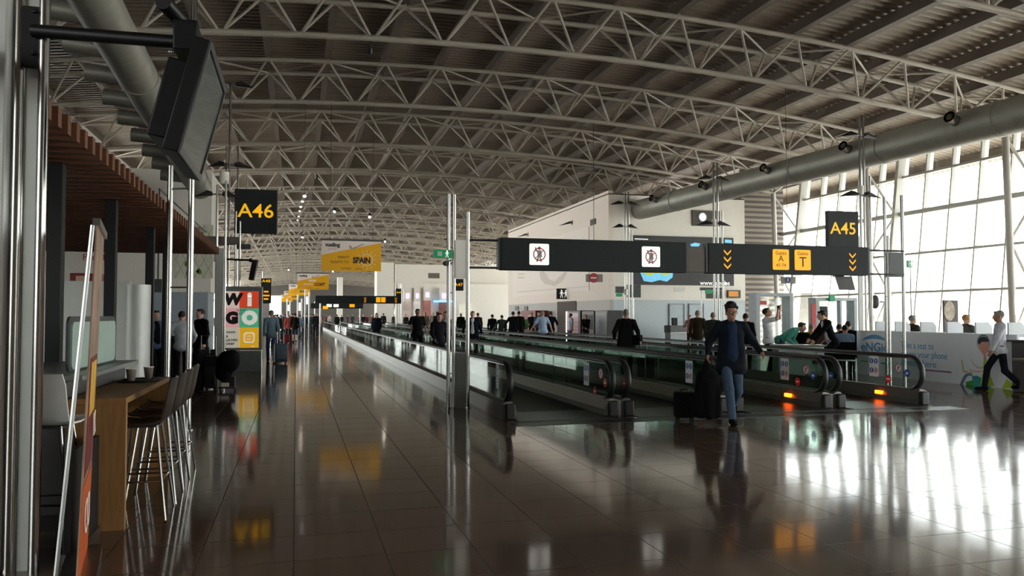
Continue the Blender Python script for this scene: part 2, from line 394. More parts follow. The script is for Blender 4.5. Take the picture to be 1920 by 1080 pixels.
# ---- shop block farther down the hall
YS = 75.0
p0 = W(752, 531, Y=YS); p1 = W(842, 497, Y=YS+2)
struct('wall_shop_upper', MB().box((W(742, 497, Y=YS+2).x, YS+2, 0), (p1.x+14, YS+2.3, p1.z)), WHITE)
struct('wall_shop_tower', MB().box((W(710, 0, Y=92).x, 92, 0), (W(741, 0, Y=92).x, 95, W(710, 492, Y=92).z)), WHITE)
struct('wall_shop_pier', MB().box((W(637, 0, Y=130).x, 130, 0), (W(647, 0, Y=130).x, 132, W(637, 520, Y=130).z)), WHITE)
# ---- left block (white wall with plant mural above the cafe)
q0 = W(400, 322, Y=34)
LXB = W(402, 0, Y=34).x
struct('wall_cafe_block', MB().box((-15.7, 34, 2.55), (LXB, 36.5, q0.z)), WHITE)
struct('wall_cafe_block_base', MB().box((-15.7, 34.1, 0), (LXB-.1, 36.5, 2.55)), mat('pale_blue_wall', (158, 168, 176), 0.6, noise=0.02))
# ---- ducts
def duct(a, b, r, label, noz, side):
    t = thing('ventilation_duct', label, 'duct', group='ventilation ducts')
    a = Vector(a); b = Vector(b); L = (b-a).length; d = (b-a)/L; n = int(L/0.35); pts = []; rr = []
    for i in range(n+1):
        s_ = L*i/n
        for e, q in ((0.0, 1.0), (0.02, 1.004), (0.04, 1.0)):
            pts.append(a+d*(s_+e)); rr.append(r*q)
    MB().path(pts, rr, 24).build('duct_tube', DUCT, t, True)
    i = 0
    for s_ in np.arange(noz[0], L-0.5, noz[1]):
        c = a+d*float(s_); MB().tube(c-d*.06, c+d*.06, r*1.04, n=24).build('joint_band', DUCT, t, True)
        if side < 0: continue
        u = Vector((-side, -0.25, 0.28)).normalized()
        m = MB().tube(c+d*1.1+u*(r*.8), c+d*1.1+u*(r+.34), 0.15, 0.17, n=14, cap=False)
        m.tube(c+d*1.1+u*(r+.10), c+d*1.1+u*(r+.33), 0.09, 0.10, n=12)
        m.build('air_nozzle', CHROME, t, True)
        i += 1
    if side < 0:
        for q in range(14):
            c = a+d*(1.0+1.75*q)
            if (c-a).dot(d) > L-.6: break
            MB().tube(c+Vector((-.2, 0, .05)), c+Vector((-1.15, 0, .12)), .2, n=18).build('branch_stub', DUCT, t, True)
    base(t, (a.x, a.y, a.z)); return t
duct((19.6, 12.0, 7.15), (17.0, BY+.3, 7.05), 0.5, 'large grey round duct with nozzles running under the right roof edge', (1.5, 4.1), 1)
LD0 = W(205, 0, X=-3.6); 
def leftduct():
    a = W(187, 15, X=-3.55); b = W(375, 352, X=-3.55)
    d = (b-a).normalized(); a2 = a-d*4
    return duct(a2, b, 0.43, 'large grey round duct descending along the left roof edge', (2.5, 5.2), -1)
leftduct()
# ================================================================== MOVING WALKWAYS
WY0, WY1 = 11.72, 96.0
ZR = 0.865
def pict_round(r, y, z, x, sgn, c, parent, ring=None, name='round_pictogram'):
    M = Matrix.Translation((x, y, z)) @ Matrix.Rotation(-PI/2*1, 4, 'Z') @ Matrix.Rotation(PI/2, 4, 'X')
    m = MB().prism(circ(r), M, 0, 0.003); return m
def FX(x, y, z):   # frame facing -X (towards the camera side), local x runs along -Y (left to right in view)
    return FR((x, y, z), -PI/2)
def arc_pts(cx, cy, r, a0, a1, n=14): return [(cx+r*math.cos(R(a0+(a1-a0)*i/n)), cy+r*math.sin(R(a0+(a1-a0)*i/n))) for i in range(n+1)]
def ring(r0, r1, n=28): 
    m = []
    return m
def ring_mb(M, r0, r1, d=0.003, n=28, mb=None):
    mb = mb or MB(); vs = []
    for z in (0, d):
        for rr in (r0, r1):
            for i in range(n): a = 2*PI*i/n; vs.append(M @ Vector((rr*math.cos(a), rr*math.sin(a), z)))
    fs = []
    for i in range(n):
        j = (i+1) % n
        fs += [(i, n+i, n+j, j)[::-1], (2*n+i, 3*n+i, 3*n+j, 2*n+j), (n+i, 3*n+i, 3*n+j, n+j)[::-1], (i, 2*n+i, 2*n+j, j)]
    return mb.add(vs, fs)
def stick_man(M, s, mb=None, d0=0.003, d1=0.005):
    mb = mb or MB()
    mb.prism(circ(.16*s, 12, 0, .62*s), M, d0, d1)
    mb.prism([(-.2*s, .42*s), (.2*s, .42*s), (.13*s, -.12*s), (-.13*s, -.12*s)], M, d0, d1)
    for sg in (-1, 1):
        mb.prism([(sg*.03*s, -.1*s), (sg*.14*s, -.1*s), (sg*.3*s, -.75*s), (sg*.18*s, -.75*s)][::sg], M, d0, d1)
        mb.prism([(sg*.18*s, .42*s), (sg*.24*s, .36*s), (sg*.42*s, 0), (sg*.32*s, -.04*s)][::sg], M, d0, d1)
    return mb
def bar(M, a, b, w, mb, d0=0.003, d1=0.006):
    a = Vector(a); b = Vector(b); d = (b-a).normalized(); n_ = Vector((-d.y, d.x))*w/2
    return mb.prism([tuple(a-n_), tuple(b-n_), tuple(b+n_), tuple(a+n_)], M, d0, d1)
def sticker_quad(t, x, y, z):         # white card with three blue discs and a barred one
    M = FX(x, y, z); p = MB().prism(rrect(.25, .40, .01), M, 0, .003).build('safety_sticker', STW, t)
    for cx_, cy_ in ((-.06, .10), (.06, .10), (-.06, -.08)): MB().prism(circ(.052, 20, cx_, cy_), M, .003, .005).build('blue_disc', BLUE, p)
    rm = ring_mb(M @ Matrix.Translation((.06, -.08, .003)), .042, .052); bar(M, (.03, -.11), (.09, -.05), .008, rm, .003, .006); rm.build('red_ring', RED, p)
    fg = stick_man(M @ Matrix.Translation((-.06, .10, .003)), .05); stick_man(M @ Matrix.Translation((.06, .10, .003)), .05, fg); stick_man(M @ Matrix.Translation((-.06, -.08, .003)), .05, fg)
    fg.build('white_figure', STW, p)
    stick_man(M @ Matrix.Translation((.06, -.08, .002)), .04).build('black_figure', INK, p)
def sticker_ped(t, x, y, z, r=.085):
    M = FX(x, y, z); p = MB().prism(circ(r), M, 0, .003).build('barred_walker_sticker', STW, t)
    rm = ring_mb(M @ Matrix.Translation((0, 0, .003)), r*.84, r); bar(M, (-r*.55, -r*.55), (r*.55, r*.55), r*.1, rm, .003, .006); rm.build('red_ring', RED if r < .08 else RED, p)
    stick_man(M, r*.8).build('black_figure', INK, p)
def sticker_noentry(t, x, y, z, r=.075, c=RED):
    M = FX(x, y, z); p = MB().prism(circ(r), M, 0, .003).build('round_entry_sticker', c, t)
    m = MB()
    if c is RED: m.prism([(-r*.6, -r*.15), (r*.6, -r*.15), (r*.6, r*.15), (-r*.6, r*.15)], M, .003, .005)
    else: m.prism([(-r*.6, 0), (0, r*.5), (0, r*.2), (r*.6, r*.2), (r*.6, -r*.2), (0, -r*.2), (0, -r*.5)][::-1], M, .003, .005)
    m.build('white_mark', STW, p)
WX = [(3.2, 4.9), (5.17, 6.87), (7.15, 8.87), (9.15, 10.9)]
wlab = ['moving walkway with glass sides nearest the left aisle, beside the steel post', 'glass-sided moving walkway carrying the white-haired man, second from the left aisle',
        'moving walkway with glass sides and orange light, right behind the man pulling a suitcase', 'rightmost moving walkway with glass sides, beside the white charging booth']
for wi_, (xa, xb) in enumerate(WX):
    t = thing('moving_walkway', wlab[wi_], 'moving walkway', group='moving walkways')
    MB().box((xa+.12, WY0+.9, -.02), (xb-.12, WY1, .012)).build('moving_belt', BELT, t)
    MB().box((xa+.05, WY0-.25, 0), (xb-.05, WY0+.9, .010)).build('comb_plate', PLATE, t)
    for sgn, x in ((1, xa), (-1, xb)):
        # skirt: stepped steel housing under the glass
        prof = [(-.115, 0), (.125, 0), (.125, .10), (.05, .25), (.04, .27), (-.04, .27), (-.115, .24)]
        m = MB(); vs = [(x+sgn*px, y, pz) for y in (WY0+.12, WY1) for px, pz in prof]; n = len(prof)
        fs = [(i, (i+1) % n, n+(i+1) % n, n+i) for i in range(n)]+[tuple(range(n))[::-1], tuple(range(n, 2*n))]
        if sgn < 0: fs = [f[::-1] for f in fs]
        m.add(vs, fs); m.build('skirt_panel', mat('skirt_steel', (112, 110, 104), 0.45, 0.6, noise=0.04), t)
        MB().box((x-.075, WY0+.02, 0), (x+.075, WY0+.12, .24)).build('end_cap', mat('end_cap_dark', (44, 42, 40), .5, .2), t, bevel=.02)
        # glass with rounded end, built as panels meeting at thin joints
        rr = .30; cz = ZR-.04-rr
        outline = [(WY0+3.1, .27), (WY0+3.1, ZR-.05)]+[(WY0+.42+rr*math.cos(R(a)), cz-.0+rr*math.sin(R(a))) for a in range(90, 271, 12)]
        g = MB(); M = Matrix(((0, 0, 1, x), (1, 0, 0, 0), (0, 1, 0, 0), (0, 0, 0, 1)))
        g.prism(outline, M, -.006, .006)
        y = WY0+3.1
        g.box((x-.006, y+.006, .27), (x+.006, WY1-.5, ZR-.05))
        g.build('balustrade_glass', BAL, t)
        jm = MB(); y = WY0+3.1
        while y < 60: jm.box((x-.009, y-.004, .27), (x+.009, y+.004, ZR-.05)); y += 3.0
        jm.build('glass_joint', DGREY, t)
        # handrail: straight run then a half loop down to the end cap
        rh = (ZR-.24)/2; czz = ZR-rh
        pts = [(x, WY1, ZR), (x, WY0+.42+rh*.2, ZR)]+[(x, WY0+.40+rh*math.cos(R(a)), czz+rh*math.sin(R(a))) for a in range(90, 256, 11)]+[(x, WY0+.42, .235)]
        def rail(pp, w, h):
            mb = MB(); vs = []; N = len(pp); nn = 8
            for i, p in enumerate(pp):
                q0 = Vector(pp[max(0, i-1)]); q1 = Vector(pp[min(N-1, i+1)]); d = (q1-q0).normalized(); up = d.cross(Vector((1, 0, 0))); p = Vector(p)
                for k in range(nn): a = 2*PI*(k+.5)/nn; vs.append(p+Vector((1, 0, 0))*(w*math.cos(a))+up*(h*math.sin(a)))
            fs = [(i*nn+k, i*nn+(k+1) % nn, (i+1)*nn+(k+1) % nn, (i+1)*nn+k) for i in range(N-1) for k in range(nn)]+[tuple(range(nn))[::-1], tuple(range((N-1)*nn, N*nn))]
            return mb.add(vs, fs)
        rail(pts, .055, .03).build('handrail', RUBBER, t, True)
        gpts = [(x, WY1, ZR-.04), (x, WY0+.48, ZR-.04)]+[(x, WY0+.40+(rh-.04)*math.cos(R(a)), czz+(rh-.04)*math.sin(R(a))) for a in range(90, 256, 11)]
        rail(gpts, .026, .016).build('handrail_guide', STEEL, t, True)
    # stickers
    if wi_ == 0:
        yy = Yat(932, 3.18); p = MB().prism(rrect(.16, .42, .01), FX(3.185, yy, .62), 0, .003).build('notice_sticker', STW, t)
        MB().prism(rrect(.10, .015, .004, cy=.1), FX(3.185, yy, .62), .003, .004).prism(rrect(.10, .015, .004, cy=.0), FX(3.185, yy, .62), .003, .004).prism(rrect(.10, .015, .004, cy=-.1), FX(3.185, yy, .62), .003, .004).build('printed_band', BLUE, p)
        sticker_ped(t, 3.185, Yat(952, 3.18), .62)
    xr = xb-.012
    for (uu, kind, z_) in {0: ((1099, 'q', .59), (1115, 'n', .33), (1126, 'p', .64), (1134, 'n', .50)), 1: ((1291, 'q', .59), (1312, 'n', .36), (1327, 'p', .62)),
                           2: ((1470, 'q', .60), (1494, 'n', .40), (1510, 'p', .63), (1523, 'b', .54)), 3: ((1637, 'q', .62), (1664, 'n', .40), (1683, 'p', .62), (1699, 'b', .54))}[wi_]:
        yy = Yat(uu, xr)
        if kind == 'q': sticker_quad(t, xr, yy, z_)
        elif kind == 'p': sticker_ped(t, xr, yy, z_)
        elif kind == 'n': sticker_noentry(t, xr, yy, z_)
        else: sticker_noentry(t, xr, yy, z_, .07, BLUE)
    if wi_ in (1, 2): # opposite side marks seen through the neighbouring glass
        sticker_noentry(t, xa-.012, Yat(1172 if wi_ == 1 else 0, xa) if wi_ == 1 else WY0+.9, .50, .07, RED) if wi_ == 1 else None
    if wi_ == 3: sticker_noentry(t, xa-.012, Yat(1557, xa), .54, .07, BLUE)
    if wi_ >= 2: 
        yy = Yat(1475 if wi_ == 2 else 1645, xb-.13)
        MB().box((xb-.14, yy-.09, .11), (xb-.10, yy+.09, .17)).build('signal_light', ORANGE, t, label='glowing orange floor-level signal light')
    if wi_ < 3:   # steel bridging cover to the next walkway
        MB().box((xb+.118, WY0+.12, .0), (WX[wi_+1][0]-.118, WY1, .235)).build('bridging_cover', SATIN, t)
    base(t, ((xa+xb)/2, WY0, 0))
struct('trim_1', MB().box((3.1, 11.05, 0), (11.15, WY0-.24, .004)), PLATE)

# ================================================================== POSTS, LIGHT POLES, SIGNS
def steel_post(name, label, x, y, tubes, panel=None, boxz=None, cat='post', h0=None):
    t = thing(name, label, cat, (x, y, 0))
    for dx, dy, r, h in tubes:
        MB().tube((dx, dy, 0), (dx, dy, h), r, n=14).build('tube', CHROME, t, True)
        MB().tube((dx, dy, 0), (dx, dy, .015), r*1.6, n=14).build('foot_plate', STEEL, t)
    for i in (1,) if len(tubes) > 1 else ():
        for z in np.arange(.6, min(q[3] for q in tubes), 1.4):
            (ax, ay, _, _), (bx, by, _, _) = tubes[0], tubes[1]
            MB().tube((ax, ay, z), (bx, by, z), .012, n=6).build('tie_bar', STEEL, t)
    return t
PXL, PYL = 2.60, 13.5
t = steel_post('sign_post', 'tall twin-tube steel post at the left end of the overhead boards', 2.55, 13.5, [(0, 0, .032, 3.72), (.10, .03, .032, 3.72), (.34, .0, .034, 3.42)])
MB().box((.12, -.015, 0), (.31, .02, .95)).build('kick_panel', STEEL, t)
MB().box((.12, -.015, 2.25), (.31, .02, 2.92)).build('blank_panel', WHITE, t)
t2 = steel_post('sign_post', 'group of three thin steel posts at the right end of the overhead boards', 11.75, 13.6, [(0, 0, .03, 3.25), (.14, .25, .03, 4.1), (.36, .0, .034, 4.1)])
MB().box((-.02, -.05, 2.40), (.33, .06, 2.90)).build('blank_panel', DGREY, t2)
def chevron(M, cx, cy, w, h, th, mb):
    return mb.prism([(cx-w/2, cy+h/2), (cx-w/2, cy+h/2-th), (cx, cy-h/2-th), (cx+w/2, cy+h/2-th), (cx+w/2, cy+h/2), (cx, cy-h/2)][::1], M, 0, .004)
def no_walk_card(M, s, t):      # white card: red barred ring over a grey suited figure raising a hand
    p = MB().prism(rrect(s, s*1.04, s*.07), M, 0, .012).build('pictogram_card', WLIT, t)
    Mf = M @ Matrix.Translation((0, 0, .012)); g = MB(); k = s
    g.prism(circ(.085*k, 16, 0, .30*k), Mf, 0, .003)
    g.prism([(-.11*k, .2*k), (.1*k, .2*k), (.12*k, 0), (.15*k, -.12*k), (.06*k, -.15*k), (-.09*k, -.15*k), (-.1*k, .02*k)][::-1], Mf, 0, .003)
    g.prism([(-.11*k, .2*k), (-.1*k, .1*k), (-.2*k, .16*k), (-.23*k, .34*k), (-.15*k, .34*k), (-.14*k, .22*k)][::1], Mf, 0, .003)
    g.prism([(-.09*k, -.15*k), (-.02*k, -.15*k), (-.07*k, -.36*k), (-.17*k, -.36*k)][::-1], Mf, 0, .003)
    g.prism([(.0*k, -.15*k), (.07*k, -.15*k), (.14*k, -.36*k), (.04*k, -.36*k)][::-1], Mf, 0, .003)
    g.build('grey_figure', mat('pictogram_grey', (110, 112, 112), .6, emit=.25), p)
    r = ring_mb(Mf @ Matrix.Translation((0, 0, .003)), .27*k, .32*k); bar(Mf, (-.2*k, -.19*k), (.2*k, .19*k), .035*k, r, .003, .006); r.build('red_barred_ring', RED, p)
def board(x0, x1, y, z0, z1, label, name='overhead_sign_board'):
    t = thing(name, label, 'sign')
    MB().box((x0, y, z0), (x1, y+.18, z1)).build('sign_housing', SIGNB, t, bevel=.006)
    MB().box((x0-.05, y+.02, z0+.01), (x0, y+.16, z1-.01)).box((x1, y+.02, z0+.01), (x1+.05, y+.16, z1-.01)).build('end_frame', DGREY, t)
    return t
BYY = 13.45; x0, x1 = Xat(940, BYY), Xat(1288, BYY)
ZB0 = W(940, 506, Y=BYY).z; ZB1 = W(940, 445, Y=BYY).z; zc = (ZB0+ZB1)/2
t = board(x0, x1, BYY, ZB0, ZB1, 'dark overhead board with two white no-walking pictograms')
for u in (1011, 1221): no_walk_card(FR((Xat(u, BYY), BYY, zc+.0)), .365, t)
base(t, (x0, BYY, ZB0))
x2, x3 = Xat(1330, BYY), Xat(1630, BYY)
t = board(x2, x3, BYY, ZB0, ZB1, 'dark overhead board with yellow chevrons and two amber gate panels')
cm = MB()
for u in (1365, 1600):
    for i in range(3): chevron(FR((Xat(u, BYY), BYY, zc+.13-.13*i)), 0, 0, .15, .075, .035, cm)
cm.build('chevron_arrows', AMB, t)
for u, big, small in ((1465, 'A', '47-74'), (1506, 'T', None)):
    M = FR((Xat(u, BYY), BYY, zc)); p = MB().prism(rrect(.36, .40, .03), M, 0, .012).build('gate_panel', AMB, t)
    Mt = M @ Matrix.Translation((0, 0, .013))
    text('Gates', .105, INK, Mt @ Matrix.Translation((0, .125, 0)), p)
    if small: text(big, .17, INK, Mt @ Matrix.Translation((0, .015, 0)), p); text(small, .095, INK, Mt @ Matrix.Translation((0, -.115, 0)), p)
    else: text(big, .28, INK, Mt @ Matrix.Translation((0, -.05, 0)), p)
base(t, (x2, BYY, ZB0))
# beams tying boards and posts
t = thing('sign_support_rails', 'thin steel rails joining the overhead boards to their posts', 'rail')
for z in (ZB0+.04, ZB1-.05):
    MB().tube((2.90, BYY+.12, z), (x0-.05, BYY+.10, z), .02).build('left_rail', DGREY, t)
    MB().tube((x3+.05, BYY+.10, z), (12.1, BYY+.12, z), .02).build('right_rail', DGREY, t)
MB().box((x1+.05, BYY+.04, ZB0+.02), (x2-.05, BYY+.14, ZB1-.09)).build('joint_panel', mat('taupe_panel', (96, 86, 78), .6), t)
base(t, (2.9, BYY, ZB0))
# far second set of boards
FY = 57.0; fx0, fx1 = Xat(592, FY), Xat(751, FY); fz0, fz1 = W(650, 569, Y=FY).z, W(650, 554.5, Y=FY).z
t = board(fx0, fx1, FY, fz0, fz1, 'distant dark overhead board with chevrons and two small amber panels over the walkways')
for u in (709, 718.5): MB().prism(rrect(.31, .36, .03), FR((Xat(u, FY), FY, (fz0+fz1)/2)), 0, .02).build('gate_panel', AMB, t)
cm = MB()
for u in (684.5, 742):
    for i in range(3): chevron(FR((Xat(u, FY), FY, (fz0+fz1)/2+.13-.13*i)), 0, 0, .15, .075, .035, cm)
cm.build('chevron_arrows', AMB, t)
for x in (fx0+.3, fx1-.3): MB().tube((x, FY+.2, 0), (x, FY+.2, fz1), .05).build('support_tube', STEEL, t)
base(t, (fx0, FY, fz0))
FY2 = 80.0
t = board(Xat(583, FY2), Xat(680, FY2), FY2, W(0, 577, Y=FY2).z, W(0, 566, Y=FY2).z, 'most distant dark overhead board with small amber and white panels')
for u, mm_ in ((610, AMB), (660, AMB), (617, WLIT), (630, WLIT)): MB().prism(rrect(.5, .3, .03), FR((Xat(u, FY2), FY2, W(0, 571+(4 if mm_ is AMB and u == 610 else 0), Y=FY2).z)), 0, .02).build('lit_panel', mm_, t)
for u in (590, 675): MB().tube((Xat(u, FY2), FY2+.2, 0), (Xat(u, FY2), FY2+.2, 3), .05).build('support_tube', STEEL, t)
base(t, (Xat(583, FY2), FY2, 2.5))

# winged light poles
def wing(mb, x, y, z, sgn, L=.62):
    return mb.hexa([(x, y-.16, z-.02), (x+sgn*L, y-.01, z-.10), (x+sgn*L, y+.01, z-.10), (x, y+.16, z-.02), (x, y-.14, z+.01), (x+sgn*L*.35, y-.05, z+.13), (x+sgn*L*.35, y+.05, z+.13), (x, y+.14, z+.01)][:8])
def light_pole(label, x, y, tubes, wings, lampz=None):
    t = thing('light_pole', label, 'light pole', (x, y, 0))
    for dx, dy, r, h in tubes: MB().tube((dx, dy, 0), (dx, dy, h), r, n=12).build('tube', CHROME, t, True)
    for z, L in wings:
        for sgn in (-1, 1): 
            m = MB(); xx = sgn*.14+tubes[0][0]
            # wing-shaped reflector: thin triangular shell
            tip = (xx+sgn*L, 0, z-.07)
            vs = [(xx, -.17, z), (xx, .17, z), tip, (xx+sgn*L*.3, 0, z+.13), (xx, 0, z+.09), (xx, 0, z-.035)]
            m.add(vs, [(0, 3, 4), (4, 3, 1), (0, 2, 3), (3, 2, 1), (0, 5, 2), (5, 1, 2), (0, 4, 5), (4, 1, 5)])
            m.build('wing_reflector', DGREY, t); MB().tube((tubes[0][0], 0, z+.02), (xx+sgn*.05, 0, z+.02), .02, n=6).build('wing_arm', STEEL, t)
    if lampz:
        for z in lampz: MB().tube((.0, -.02, z-.13), (.0, -.02, z+.13), .085, n=16).build('uplighter_can', WHITE, t, True)
    return t
def zat(u, v, y): return W(u, v, Y=y).z
yA = 20.2
xp = Xat(1617, yA); light_pole('tall light pole with winged reflectors carrying the A45 sign', xp, yA, [(0, 0, .035, zat(1612, 218, yA)), (.17, .05, .035, zat(1622, 218, yA)), (.34, 0, .03, zat(1640, 330, yA))], [(zat(1617, 366, yA), .62), (zat(1617, 255, yA), .6)], [zat(1620, 357, yA)])
MB().box((-.13, -.03, 0), (-.02, .03, 4.0)).build('flat_panel', SATIN, find('carrying the A45 sign'))
yB = 27.0
xp = Xat(1340, yB); light_pole('slim light pole with winged reflectors before the white block', xp, yB, [(0, 0, .04, zat(1340, 305, yB)), (.16, 0, .04, zat(1346, 305, yB)), (.36, 0, .03, zat(1353, 394, yB))], [(zat(1340, 420, yB), .62), (zat(1340, 335, yB), .6)], [zat(1349, 418, yB)])
yC = 33.0
light_pole('slim light pole with winged reflectors at the corner of the white block', Xat(1173, yC), yC, [(0, 0, .045, zat(1173, 360, yC)), (.16, 0, .045, zat(1177, 360, yC)), (.34, 0, .03, zat(1185, 432, yC))], [(zat(1173, 382, yC), .6), (zat(1173, 425, yC), .5)], [zat(1180, 548, yC)])
yD = 25.0
light_pole('tall chrome light pole carrying the A46 sign on the left', Xat(427, yD), yD, [(0, 0, .035, zat(427, 155, yD)), (-.12, .4, .03, zat(405, 268, yD)), (.2, .6, .03, zat(437, 265, yD))], [(zat(427, 158, yD), .55), (zat(427, 310, yD), .5)], None)
MB().tube((-.14, -.02, zat(0, 328, yD)), (-.14, -.02, zat(0, 304, yD)), .14, n=18).build('uplighter_can', WHITE, find('sign on the left'), True)
light_pole('chrome light pole with two tubes beside the ad kiosk', Xat(405, 24.3), 24.3, [(0, 0, .04, zat(0, 330, 24.3)), (.5, .2, .03, zat(0, 380, 24.3)), (.62, .2, .03, zat(0, 400, 24.3))], [(zat(0, 350, 24.3), .5)], [zat(0, 475, 24.3)])
# gate signs
def gate_sign(s, label, u0, u1, v0, v1, y, lines=None, size=None):
    x0 = Xat(u0, y); x1 = Xat(u1, y); z1 = W((u0+u1)/2, v0, Y=y).z; z0 = W((u0+u1)/2, v1, Y=y).z
    t = thing('gate_sign', label, 'sign')
    MB().box((x0, y, z0), (x1, y+.14, z1)).build('sign_box', SIGNB, t, bevel=.006)
    w = x1-x0; text(s, (size or .47)*w, YEL, FR(((x0+x1)/2-(.5*.84*w if False else 0), y-.003, (z0+z1)/2 if lines is None else z1-.28*w)), t, 'gate_number', bold=.004*w, fitw=.84*w)
    return t, x0, x1, z0, z1
t, a, b, c, d_ = gate_sign('A46', 'square dark gate sign reading A46 on the left', 437, 518, 355, 438, 24.6); 
MB().box((b-.02, 24.59, c), (b, 24.75, d_)).build('edge_trim', CHROME, t)
for z in (c+.12, d_-.1): MB().tube((Xat(427, 25.0), 25.0, z), (a+.02, 24.68, z), .018, n=8).build('bracket', STEEL, t)
MB().tube((a+.55*(b-a)/2, 24.67, d_), (a+.55*(b-a)/2, 24.67, d_+.35), .02).build('hanger', STEEL, t)
base(t, (a, 24.6, c))
t, a, b, c, d_ = gate_sign('A45', 'square dark gate sign reading A45 beside the right light pole', 1555, 1612, 396, 463, 20.1)
for z in (c+.05, d_-.12): MB().tube((b, 20.2, z), (b+.2, 20.2, z), .018, n=8).build('bracket', STEEL, t)
base(t, (a, 20.1, c))
t, a, b, c, d_ = gate_sign('A47', 'small distant gate sign reading A47 seen behind the steel post', 850.5, 869, 523, 545, 62.0, size=.42); MB().tube((a, 62.1, 0), (a, 62.1, d_+.5), .05).build('pole', STEEL, t); base(t, (a, 62, c))
t, a, b, c, d_ = gate_sign('A48', 'distant tall gate sign reading A48 with amber lines beside the kiosk', 489, 508, 522, 569, 47.0, lines=1, size=.42)
for v, m_, w in ((543, AMB, .5), (551, AMB, .75), (558, AMB, .5)): MB().box(((a+b)/2-w*.25, 46.98, zat(0, v+1.5, 47)), ((a+b)/2+w*.25, 47.0, zat(0, v-1.5, 47))).build('amber_panel', m_, t)
MB().tube((a+.1, 47.1, 0), (a+.1, 47.1, d_+.4), .05).build('pole', STEEL, t); base(t, (a, 47, c))
t, a, b, c, d_ = gate_sign('A4', 'small distant dark gate sign reading A4 above the far walkways', 742, 752, 541, 556, 70.0, size=.5); MB().tube((b, 70.1, 0), (b, 70.1, d_+.4), .06).build('pole', STEEL, t); base(t, (a, 70, c))

# hanging yellow banners
YB = mat('banner_yellow', (255, 186, 14), .6, noise=.02); YW = mat('banner_white', (252, 238, 230), .6, noise=.02)
def banner(label, u0, u1, v0, v1, y, mode):
    x0 = Xat(u0, y); x1 = Xat(u1, y); z0 = zat((u0+u1)/2, v1, y); z1 = zat((u0+u1)/2, v0, y); w = x1-x0; h = z1-z0
    t = thing('hanging_banner', label, 'banner', group='hanging airline banners')
    MB().box((x0, y, z0), (x1, y+.03, z1)).build('banner_sheet', YW, t)
    M = FR(((x0+x1)/2, y, (z0+z1)/2))
    MB().prism([(-w/2, -h/2), (w/2, -h/2), (w/2, h*.46), (-w/2, h*.02)], M, 0, .006).build('yellow_field', YB, t)
    MB().box((x0-.05, y-.01, z1), (x1+.05, y+.04, z1+.07)).build('top_rail', STEEL, t)
    for x in (x0+.3, x1-.3): MB().tube((x, y+.02, z1+.05), (x, y+.02, zb(x)+.0), .008, n=5).build('hanging_wire', DGREY, t)
    Mt = M @ Matrix.Translation((0, 0, .007)); G = mat('airline_grey', (96, 92, 90), .6)
    text('vueling', h*.17, G, Mt @ Matrix.Translation((-w*.32, h*.36, 0)), t, bold=.01*h)
    text('AIRLINES', h*.07, mat('faded_pink', (214, 160, 150), .6), Mt @ Matrix.Translation((-w*.32, h*.22, 0)), t)
    # small plane shape in the white corner
    pm = MB().prism([(-.02*w, h*.24), (.0*w, h*.26), (.16*w, h*.40), (.2*w, h*.42), (.21*w, h*.40), (.03*w, h*.23)], Mt, 0, .003)
    pm.prism([(-.05*w, h*.34), (-.02*w, h*.36), (.02*w, h*.25), (-.03*w, h*.24)], Mt, 0, .003); pm.build('plane_graphic', mat('plane_grey', (190, 170, 165), .6), t)
    if mode == 'SPAIN':
        text('DIRECT', h*.11, INK, Mt @ Matrix.Translation((-w*.135, -h*.05, 0)), t); text('FLIGHTS TO', h*.11, INK, Mt @ Matrix.Translation((-w*.2, -h*.21, 0)), t)
        text('SPAiN', h*.27, INK, Mt @ Matrix.Translation((w*.17, -h*.15, 0)), t, sx=.82, bold=.012*h)
        s = ring_mb(Mt @ Matrix.Translation((w*.26, -h*.12, -.001)), h*.18, h*.2, .003); Ms = Mt @ Matrix.Translation((w*.26, -h*.12, 0))
        for i in range(12): a = 2*PI*i/12; bar(Ms, (h*.24*math.cos(a), h*.24*math.sin(a)), (h*.33*math.cos(a), h*.33*math.sin(a)), h*.012, s, 0, .002)
        s.build('sun_drawing', YW, t)
    else:
        text('SMART', h*.14, YW, Mt @ Matrix.Translation((-w*.02, h*.05, 0)), t, bold=.01*h)
        MB().prism([(-w*.3, -h*.2), (-w*.02, -h*.17), (-w*.02, -h*.13), (-w*.3, -h*.15)], Mt, 0, .002).build('white_stroke', YW, t)
        text('COST', h*.25, INK, Mt @ Matrix.Translation((w*.2, -h*.18, 0)), t, bold=.012*h, shear=.15)
    text('POSSIBLE  ·  vueling', h*.085, mat('banner_brown', (120, 80, 20), .6), Mt @ Matrix.Translation((0, -h*.42, 0)), t)
    base(t, ((x0+x1)/2, y, z0))
    if y < 75:      # made-up spot lamp on the truss, added to brighten the banner
        q = thing('added_banner_spot', 'small added truss spot lamp brightening the ' + label.split(',')[0].split(' reading')[0], 'spotlight', ((x0+x1)/2, y-7, zb((x0+x1)/2)-.25)); MB().tube((0, 0, 0), (0, .16, -.10), .06, .08, n=14).build('added_spot_housing', DGREY, q, True); MB().tube((0, 0, 0), (0, 0, .2), .015, n=6).build('hanging_rod', DGREY, q)
        ld = bpy.data.lights.new('spotlight', 'SPOT'); ld.energy = 420*(w/4)**2; ld.spot_size = R(38); ld.spot_blend = .8; ld.shadow_soft_size = .06; ld.color = (1, .9, .78)
        lo_ = bpy.data.objects.new('added_spot_beam', ld); col.objects.link(lo_); lo_.parent = q; lo_.location = (0, .2, -.13); lo_.rotation_euler = (Vector(((x0+x1)/2, y, (z0+z1)/2))-Vector(((x0+x1)/2, y-6.8, zb((x0+x1)/2)-.38))).to_track_quat('-Z', 'Y').to_euler()
banner('nearest yellow and white airline banner reading SPAIN', 602, 714, 452, 508, 29, 'SPAIN')
